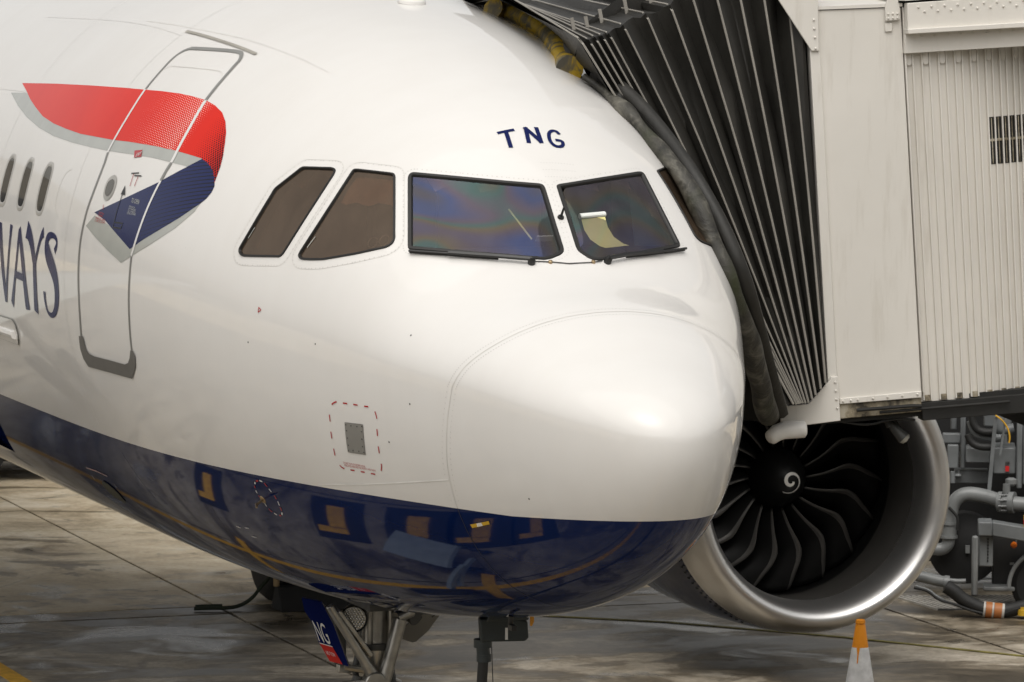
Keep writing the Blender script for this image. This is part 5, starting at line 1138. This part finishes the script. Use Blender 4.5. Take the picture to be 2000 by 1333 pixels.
# fabric closing the gap between cushion and first hoop
b = B(); S0 = resample(chaikin(BUM[5:], 2), .1); n = len(S0); h0, h1 = PATHS[0][2], PATHS[0][0]
V = []
for i, p in enumerate(S0):
    f = i/(n-1); V += [p+np.array([.06, .05, .03]), h0*(1-f)+h1*f+np.array([.0, .03, 0])]
b.put(V, [(2*i, 2*i+1, 2*i+3, 2*i+2) for i in range(n-1)]); T0 = resample(chaikin(BUM[:6], 2), .1); n2 = len(T0); V = []
for i, p in enumerate(T0):
    f = i/(n2-1); V += [p+np.array([.05, .05, .05]), (h0+np.array([-.1, 2.0, .35]))*(1-f)+h0*f]
b.put(V, [(2*i, 2*i+1, 2*i+3, 2*i+2) for i in range(n2-1)]); b.build('front_fabric', 'bellows_fabric', br, smooth=60)
b = B(); b.prism([bp(-.72, -.10, .5), bp(-.30, -.10, .12), bp(-.28, .30, .12), bp(-.80, .45, .5)], BV*.1); b.build('floor_bumper', 'bridge_dark', br)
# moulded sensor housing and floodlight under the cab
HL = [(-.416, -.138), (-.336, -.096), (-.297, -.081), (-.159, -.081), (-.154, -.167), (-.171, -.198), (-.29, -.195), (-.342, -.217), (-.375, -.219), (-.406, -.198)]
b = B(); b.tube([bp(-.152, -.137, -.10), bp(-.165, -.137, -.10), bp(-.30, -.138, -.10), bp(-.345, -.150, -.11), bp(-.39, -.178, -.13), bp(-.402, -.186, -.135)], [.040, .056, .056, .054, .046, .028], 18); b.prism([bp(-.30, -.082, -.12), bp(-.16, -.082, -.12), bp(-.16, -.14, -.12), bp(-.30, -.14, -.12)], BV*.05); hs_ = b.build('sensor_housing', 'fixture_white', br, smooth=50)
for u in (-.285, -.175):
    b = B(); b.lathe([(0, .008), (.006, .006), (.006, 0)], bp(u, -.098, -.122), -BV, 8); b.build('screw', 'gear_dark', hs_)
b = B(); d = (bp(.55, -.31, .2)-bp(.42, -.15, .25)); d /= np.linalg.norm(d); b.lathe([(-.10, .015), (-.04, .032), (.02, .038), (.055, .046)], bp(.515, -.235, .22), d, 20); b.tube([bp(.44, -.12, .25), bp(.46, -.2, .23)], .02, 8); fl_ = b.build('floodlight', 'gear_dark', br)
b = B(); b.lathe([(.05, .044), (.075, .03), (.08, 0)], bp(.515, -.235, .22), d, 20); b.build('floodlight_glass', 'lens_glass', fl_)
b = B(); b.tube(chaikin([bp(.12, -.13, .1), bp(.3, -.17, .12), bp(.45, -.13, .1), bp(.6, -.15, .1)], 2), .008, 6); b.build('loose_cable', 'hose_black', br)

# ------------------------------------------------------------------ cone
cn = thing('traffic_cone', 'orange traffic cone with a white reflective sleeve standing on the wet concrete below the engine', 'traffic cone', (5.31, 9.55, 0))
b = B(); b.box((5.31, 9.55, .02), (.42, .42, .04)); b.lathe([(.04, .17), (.07, .150), (.10, .142), (.20, .122)], (5.31, 9.55, 0), (0, 0, 1), 28); b.build('base', 'cone_orange', cn, bevel=.008)
b = B(); b.lathe([(.20, .1235), (.56, .0655)], (5.31, 9.55, 0), (0, 0, 1), 28); sl_ = b.build('sleeve', 'cone_white', cn)
b = B(); b.lathe([(.545, .0665), (.735, .0385), (.742, .034), (.748, .040), (.772, .036), (.776, .026), (.776, 0)], (5.31, 9.55, 0), (0, 0, 1), 28); b.build('tip', 'cone_orange', cn)
vd = CAM_POS-np.array([5.31, 9.55, .5]); va = math.atan2(vd[1], vd[0]); b = B()
def cpnt(a, z, o=.002):
    r = .1235+(.0655-.1235)*(z-.2)/.36+o; return (5.31+r*math.cos(va+a), 9.55+r*math.sin(va+a), z)
V = [cpnt(-.42, .56), cpnt(-.02, .56), cpnt(-.10, .53), cpnt(-.16, .50), cpnt(-.20, .44), cpnt(-.30, .44), cpnt(-.30, .51)]
b.put(V, [tuple(range(7))]); b.build('paint_drip', 'cone_orange', cn)

# ------------------------------------------------------------------ chock rope, drain, trolley seen in reflections
b = B(); P = chaikin([(1.88, 16.74, .025), (2.02, 16.70, .03), (2.16, 16.66, .03), (2.30, 16.72, .03), (2.42, 16.70, .10), (2.52, 16.72, .22), (2.62, 16.75, .30)], 3); b.tube(P, [.018]*len(P), 8); b.tube(P[:18]+np.array([.02, .03, .012]), .02, 8)
tag(b.build('chock_rope', 'rope_green'), 'dark green rope lying on the concrete and tied up to the landing gear tyre', 'rope')
ck = thing('wheel_chock', 'yellow and black wheel chock against the main landing gear tyre', 'wheel chock', (2.72, 16.5, 0))
b = B(); b.prism([(2.62, 16.42, 0), (2.62, 16.78, 0), (2.62, 16.66, .22), (2.62, 16.54, .22)], (.9, 0, 0)); b.build('block', 'rubber', ck, bevel=.01); b = B(); b.tube([(2.62, 16.6, .22), (2.62, 16.6, .34)], .03, 8); b.build('handle', 'brass_metal', ck)
gr = thing('drain_grate', 'pale steel drain grate in the concrete beside the truck hose', 'drain grate', (8.55, 15.2, 0))
GA = np.array([8.35, 15.62]); GB = np.array([9.4, 15.35]); gd_ = GB-GA; gL = np.linalg.norm(gd_); gd_ /= gL; gn = np.array([gd_[1], -gd_[0]])
for i in range(20):
    s = i/19*gL; p = GA+gd_*s; q = p+gn*.85+gd_*.25; b = B(); b.bar((p[0], p[1], .012), (q[0], q[1], .012), .022, .02, (gd_[0], gd_[1], 0)); b.build('grate_bar', 'hivis_silver', gr)
b = B()
for s in (0, .28, .56, .85):
    p = GA+gn*s+gd_*s*.3; q = p+gd_*gL; b.bar((p[0], p[1], .008), (q[0], q[1], .008), .02, .016, (gn[0], gn[1], 0))
b.build('grate_frame', 'gear_dark', gr)
tl = thing('equipment_trolley', 'flat grey equipment trolley parked on the stand in front of the nose', 'trolley', (-1.75, 4.2, 0))
TR = rect(-1.75, 4.4, .75, .95, .5)
b = B(); b.prism(ground_poly(TR, .42), (0, 0, .05)); b.build('deck', 'trolley_blue', tl)
b = B(); b.bar((-1.3, 4.0, .35), (-.5, 4.9, .30), .06, .06, (0, 0, 1)); b.bar((-1.5, 3.8, .35), (-.6, 4.75, .2), .05, .05, (0, 0, 1)); b.build('tow_bar', 'trolley_blue', tl)
for x, y in TR:
    b = B(); b.lathe([(-.04, 0), (-.04, .1), (.04, .1), (.04, 0)], (x*.9-.175, y*.9+.44, .1), (1, .4, 0), 14); b.build('wheel', 'rubber', tl)
    b = B(); b.tube([(x*.9-.175, y*.9+.44, .1), (x*.9-.175, y*.9+.44, .42)], .025, 6); b.build('leg', 'gear_dark', tl)

# ------------------------------------------------------------------ hydrant truck beyond the engine
tk = thing('hydrant_truck', 'grey fuel hydrant truck with pipework and hoses beyond the engine', 'truck', (10, 16.5, 0))
TO = np.array([8.478, 14.731, 0]); TA = math.radians(24.3); TU = np.array([math.cos(TA), -math.sin(TA), 0]); TV = np.array([math.sin(TA), math.cos(TA), 0]); TW = np.array([0, 0, 1.])
def tp_(cx, cy, v=0.0): s = 1+v/41; return TO+TU*((cx-296)/626.0*s)+TW*((1162-cy)/626.0*s+v*.118*0)+TV*v
def tbox(name, x0, y0, x1, y1, v, th, mat, par=tk, bevel=.012):
    b = B(); b.prism([tp_(x0, y0, v), tp_(x1, y0, v), tp_(x1, y1, v), tp_(x0, y1, v)], TV*th); return b.build(name, mat, par, bevel=bevel)
def ttube(name, L, r, mat, v=0.0, n=14, it=2, par=tk):
    b = B(); b.tube(chaikin([tp_(x, y, v+(z[0] if z else 0)) for x, y, *z in L], it), r, n); return b.build(name, mat, par)
tbox('chassis', 150, 400, 2200, 1010, 1.5, 1.2, 'truck_dark'); tbox('bulkhead', 60, 40, 2200, 420, 1.9, .6, 'truck_dark')
tbox('tank_body', 760, -500, 2400, 500, .9, 1.8, 'truck_grey'); 
tbox('upright', 365, 75, 395, 410, .75, .08, 'truck_grey'); tbox('cross_beam', 262, 205, 366, 262, .72, .10, 'truck_grey'); tbox('side_plate', 292, 265, 356, 402, .66, .08, 'truck_grey')
tbox('tray', 396, 275, 536, 362, .6, .3, 'truck_grey'); tbox('tray', 336, 425, 530, 500, .8, .25, 'truck_grey'); tbox('hose_reel_panel', 500, 60, 660, 195, 1.1, .15, 'truck_grey')
tbox('locker', 552, 265, 682, 415, .5, .5, 'truck_grey'); tbox('upright', 684, 55, 716, 490, .4, .1, 'truck_grey'); tbox('control_box', 718, 60, 780, 470, .45, .3, 'truck_grey')
tbox('upright', 310, 60, 345, 200, .9, .06, 'truck_grey'); tbox('step', 335, 430, 372, 446, .6, .2, 'truck_grey')
b = B(); b.bar(tp_(562, 80, .42), tp_(530, 505, .42), .035, .05, TU); b.build('ladder_rail', 'truck_grey', tk); b = B(); b.bar(tp_(620, 80, .42), tp_(590, 300, .42), .02, .03, TU); b.build('ladder_rail', 'truck_grey', tk)
ttube('delivery_pipe', [(600, 560), (500, 528), (400, 515), (345, 545), (315, 600), (308, 700)], .066, 'pipe_grey', .35, 18)
ttube('delivery_pipe', [(305, 690), (302, 775)], .070, 'pipe_grey', .35, 18, 1); b = B()
for y in (690, 768): b.lathe([(-.012, 0), (-.012, .082), (.012, .082), (.012, 0)], tp_(303, y, .35), TW, 20)
b.build('pipe_flange', 'pipe_grey', tk)
ttube('delivery_pipe', [(304, 775), (300, 815), (265, 845), (205, 838)], .058, 'pipe_grey', .35, 18)
b = B(); c = tp_(628, 560, .3); b.lathe([(-.075, 0), (-.075, .095), (-.03, .10), (-.03, .075), (.03, .075), (.03, .10), (.08, .10), (.08, 0)], c, TU*.95+TV*-.3, 24); b.build('valve', 'pipe_grey', tk)
b = B()
for k in range(10):
    t = 2*math.pi*k/10; q = c+TW*.088*math.cos(t)+(TV*.95+TU*.3)*.088*math.sin(t); b.tube([q-TU*.05, q+TU*.05], .008, 6)
b.tube([c+TW*.08, c+TW*.17], .035, 12); b.build('valve_bolts', 'pipe_grey', tk)
ttube('delivery_pipe', [(660, 565), (760, 572), (900, 575)], .068, 'pipe_grey', .28, 18, 1)
b = B(); b.lathe([(0, .03), (.02, .055), (.06, .055), (.08, .02)], tp_(655, 470, .35), TW, 12); b.build('valve_cap', 'pipe_grey', tk)
tbox('bumper_beam', 464, 618, 546, 700, -.35, .3, 'truck_grey'); b = B(); b.prism([tp_(546, 618, -.35), tp_(1100, 705, -.30), tp_(1100, 790, -.30), tp_(546, 698, -.35)], TV*.2); b.build('bumper_beam', 'truck_grey', tk, bevel=.01)
tbox('corner_guard', 429, 695, 466, 1045, -.40, .06, 'pipe_grey', bevel=.02); cb = tbox('junction_box', 470, 705, 552, 885, -.25, .15, 'truck_grey')
b = B()
for k in range(8): b.box(tp_(522, 725+k*18, -.255), (.012, .01, .018), (TU, TV, TW))
b.build('box_slots', 'rubber', cb)
tbox('front_skirt', 552, 715, 1500, 1040, .1, .3, 'truck_dark'); tbox('under_tray', 500, 1015, 680, 1040, -.1, .3, 'pipe_grey')
b = B(); b.lathe([(0, 0), (0, .15), (.0, .27), (.04, .32), (.22, .32), (.26, .27), (.26, .15)], tp_(860, 1000, -.1), TV, 32); wh = b.build('wheel', 'rubber', tk)
b = B(); P = [tp_(860-math.cos(t)*215, 1010-math.sin(t)*220, -.16) for t in np.linspace(0, 2.2, 18)]; b.tube(P, .02, 8); b.build('wheel_arch', 'pipe_grey', tk)
b = B(); b.lathe([(-.05, .0), (-.05, .16), (0, .33), (.26, .33), (.3, .16)], tp_(392, 850, .5), TV, 28); b.build('wheel', 'rubber', tk)
b = B(); b.box(tp_(412, 845, .42), (.04, .04, .07), (TU, TV, TW)); b.build('wheel_hub', 'pipe_grey', tk)
b = B(); b.lathe([(.05, 0), (.05, .026), (0, .030), (-.02, .02), (-.025, 0)], tp_(672, 778, -.02), TV, 16); b.build('amber_lamp', 'amber_lens', tk)
b = B(); b.box(tp_(685, 750, 0), (.012, .02, .06), (TU, TV, TW)); b.box(tp_(663, 888, 0), (.04, .02, .02), (TU, TV, TW)); b.build('lamp_bracket', 'pipe_grey', tk)
b = B(); b.box(tp_(632, 382, .47), (.035, .02, .05), (TU, TV, TW)); b.build('red_tag', 'tag_red', tk); b = B(); b.tube([tp_(628, 370, .48), tp_(628, 345, .48), tp_(645, 345, .48)], .012, 8); b.build('tap', 'gear_dark', tk)
ttube('hose', [(428, 70), (430, 120), (455, 165), (500, 182), (560, 180)], .036, 'hose_black', .55); ttube('hose', [(405, 190), (420, 235), (470, 262), (540, 262)], .034, 'hose_black', .5)
ttube('pipe', [(420, 120), (440, 185), (490, 215), (610, 218)], .036, 'truck_grey', .6); ttube('air_line', [(560, 68), (600, 95), (632, 140), (645, 190), (640, 225)], .008, 'line_yellow', .38)
ttube('pipe', [(580, 80), (590, 150), (600, 185), (670, 170)], .05, 'truck_grey', .7); ttube('pipe', [(612, 190), (615, 235)], .03, 'truck_grey', .5)
ttube('hose', [(300, 590), (330, 620), (355, 650), (350, 720)], .014, 'hose_black', .25); ttube('pipe', [(322, 405), (322, 470)], .024, 'truck_grey', .5)
ttube('intake_pipe', [(60, 925), (150, 945), (235, 965), (290, 975)], .052, 'pipe_grey', -.3, 16); b = B(); b.lathe([(-.03, .06), (0, .066), (.03, .06)], tp_(288, 975, -.3), TU, 18); b.build('pipe_flange', 'pipe_grey', tk)
ttube('pipe', [(300, 962), (345, 968), (398, 965)], .022, 'pipe_grey', -.3)
ttube('hydrant_hose', [(282, 985), (330, 1012), (370, 1050), (430, 1085), (500, 1112), (560, 1125), (650, 1118), (720, 1095), (820, 1080)], .062, 'hose_black', -.45, 18)
b = B()
for i, (a0_, a1_) in enumerate(((498, 510), (512, 548), (548, 558), (560, 604), (604, 618))):
    b.mi = 0 if i in (1, 3) else 1; b.tube([tp_(a0_, 1114+(a0_-500)*.09, -.45), tp_(a1_, 1114+(a1_-500)*.09, -.45)], .074, 18)
b.build('hose_sleeve', ['hivis_orange', 'hivis_silver'], tk)
ttube('cable', [(100, 990), (180, 1005), (240, 1060), (330, 1080), (460, 1130), (600, 1140), (690, 1100), (760, 1090)], .013, 'hose_black', -.5); ttube('cable', [(110, 985), (190, 1010), (215, 1035), (280, 1070)], .015, 'pipe_grey', -.45)
b = B(); b.lathe([(0, .05), (.05, .045), (.07, .0)], tp_(725, 1140, -.5), TW, 14); b.box(tp_(730, 1110, -.5), (.06, .06, .06), (TU, TV, TW)); b.build('hose_coupling', 'mark_yellow', tk)
b = B(); b.box(tp_(735, 620, -.3), (.04, .05, .12), (TU, TV, TW)); b.build('warning_plate', 'mark_yellow', tk); b = B(); b.box(tp_(728, 615, -.34), (.02, .02, .04), (TU, TV, TW)); b.build('red_tag', 'tag_red', tk)
for x in (1500, 2150):
    b = B(); b.lathe([(0, 0), (0, .2), (.04, .48), (.3, .48), (.34, .2)], tp_(x, 862, .2), TV, 28); b.build('wheel', 'rubber', tk)

# ------------------------------------------------------------------ far things
ft = thing('dark_filler_trailer', 'added dark trailer shape filling the dark area behind the airliner belly', 'trailer', (4.6, 28.4, 0))  # made-up trailer; its near-black body fills the dark beneath the wing
b = B(); b.box((4.6, 28.5, 1.18), (7, 2.2, 1.9)); b.build('body', 'bridge_dark', ft, bevel=.03)
for x in (2.2, 3.8, 5.6, 7.2):
    b = B(); b.lathe([(0, 0), (0, .33), (.2, .33), (.2, 0)], (x, 27.35, .33), (0, 1, 0), 20); b.build('wheel', 'rubber', ft)
tm = thing('terminal_pier', 'pale grey terminal pier with a band of windows across the far apron', 'building', (30, 92, 0))
b = B(); b.box((-10, 95, 6.5), (200, 12, 13)); b.build('wall', 'concrete_wall', tm, smooth=0)
for i in range(46):
    b = B(); x = -102+i*4; b.box((x, 88.97, 6.0), (3.2, .12, 4.4)); fr_ = b.build('window', 'truck_grey', tm); b = B(); b.box((x, 88.90, 6.0), (2.9, .06, 4.1)); b.build('pane', 'glass_far', fr_)

tb = thing('terminal_building', 'cream terminal building with rows of windows facing the aircraft stand', 'building', (10, -36, 0))
b = B(); b.box((12, -42, 6.5), (130, 12, 13)); b.build('wall', 'cladding_white', tb, smooth=0)
b = B(); b.box((12, -35.4, 12.6), (132, 1.6, .8)); b.build('roof_edge', 'concrete_wall', tb, smooth=0)
wm_ = wp_ = None
for r_ in range(2):
    for i in range(30):
        x = -48+i*4.2; z = 3.0+r_*5.2
        b = B(); b.box((x, -35.95, z), (3.4, .14, 3.6)); f_ = b.build('window', 'truck_grey', tb, smooth=0)
        b = B(); b.box((x, -35.86, z), (3.1, .08, 3.3)); b.build('pane', 'glass_far', f_, smooth=0)

tw = thing('terminal_wing', 'long cream terminal wing to which the jet bridge leads', 'building', (40, -10, 0))
b = B(); b.box((42, -11, 6.0), (12, 74, 12)); b.build('wall', 'cladding_white', tw, smooth=0)
for r_ in range(2):
    for i in range(16):
        y = -44+i*4.4; z = 3.0+r_*5.0
        b = B(); b.box((35.96, y, z), (.14, 3.5, 3.4)); f_ = b.build('window', 'truck_grey', tw, smooth=0)
        b = B(); b.box((35.88, y, z), (.08, 3.2, 3.1)); b.build('pane', 'glass_far', f_, smooth=0)
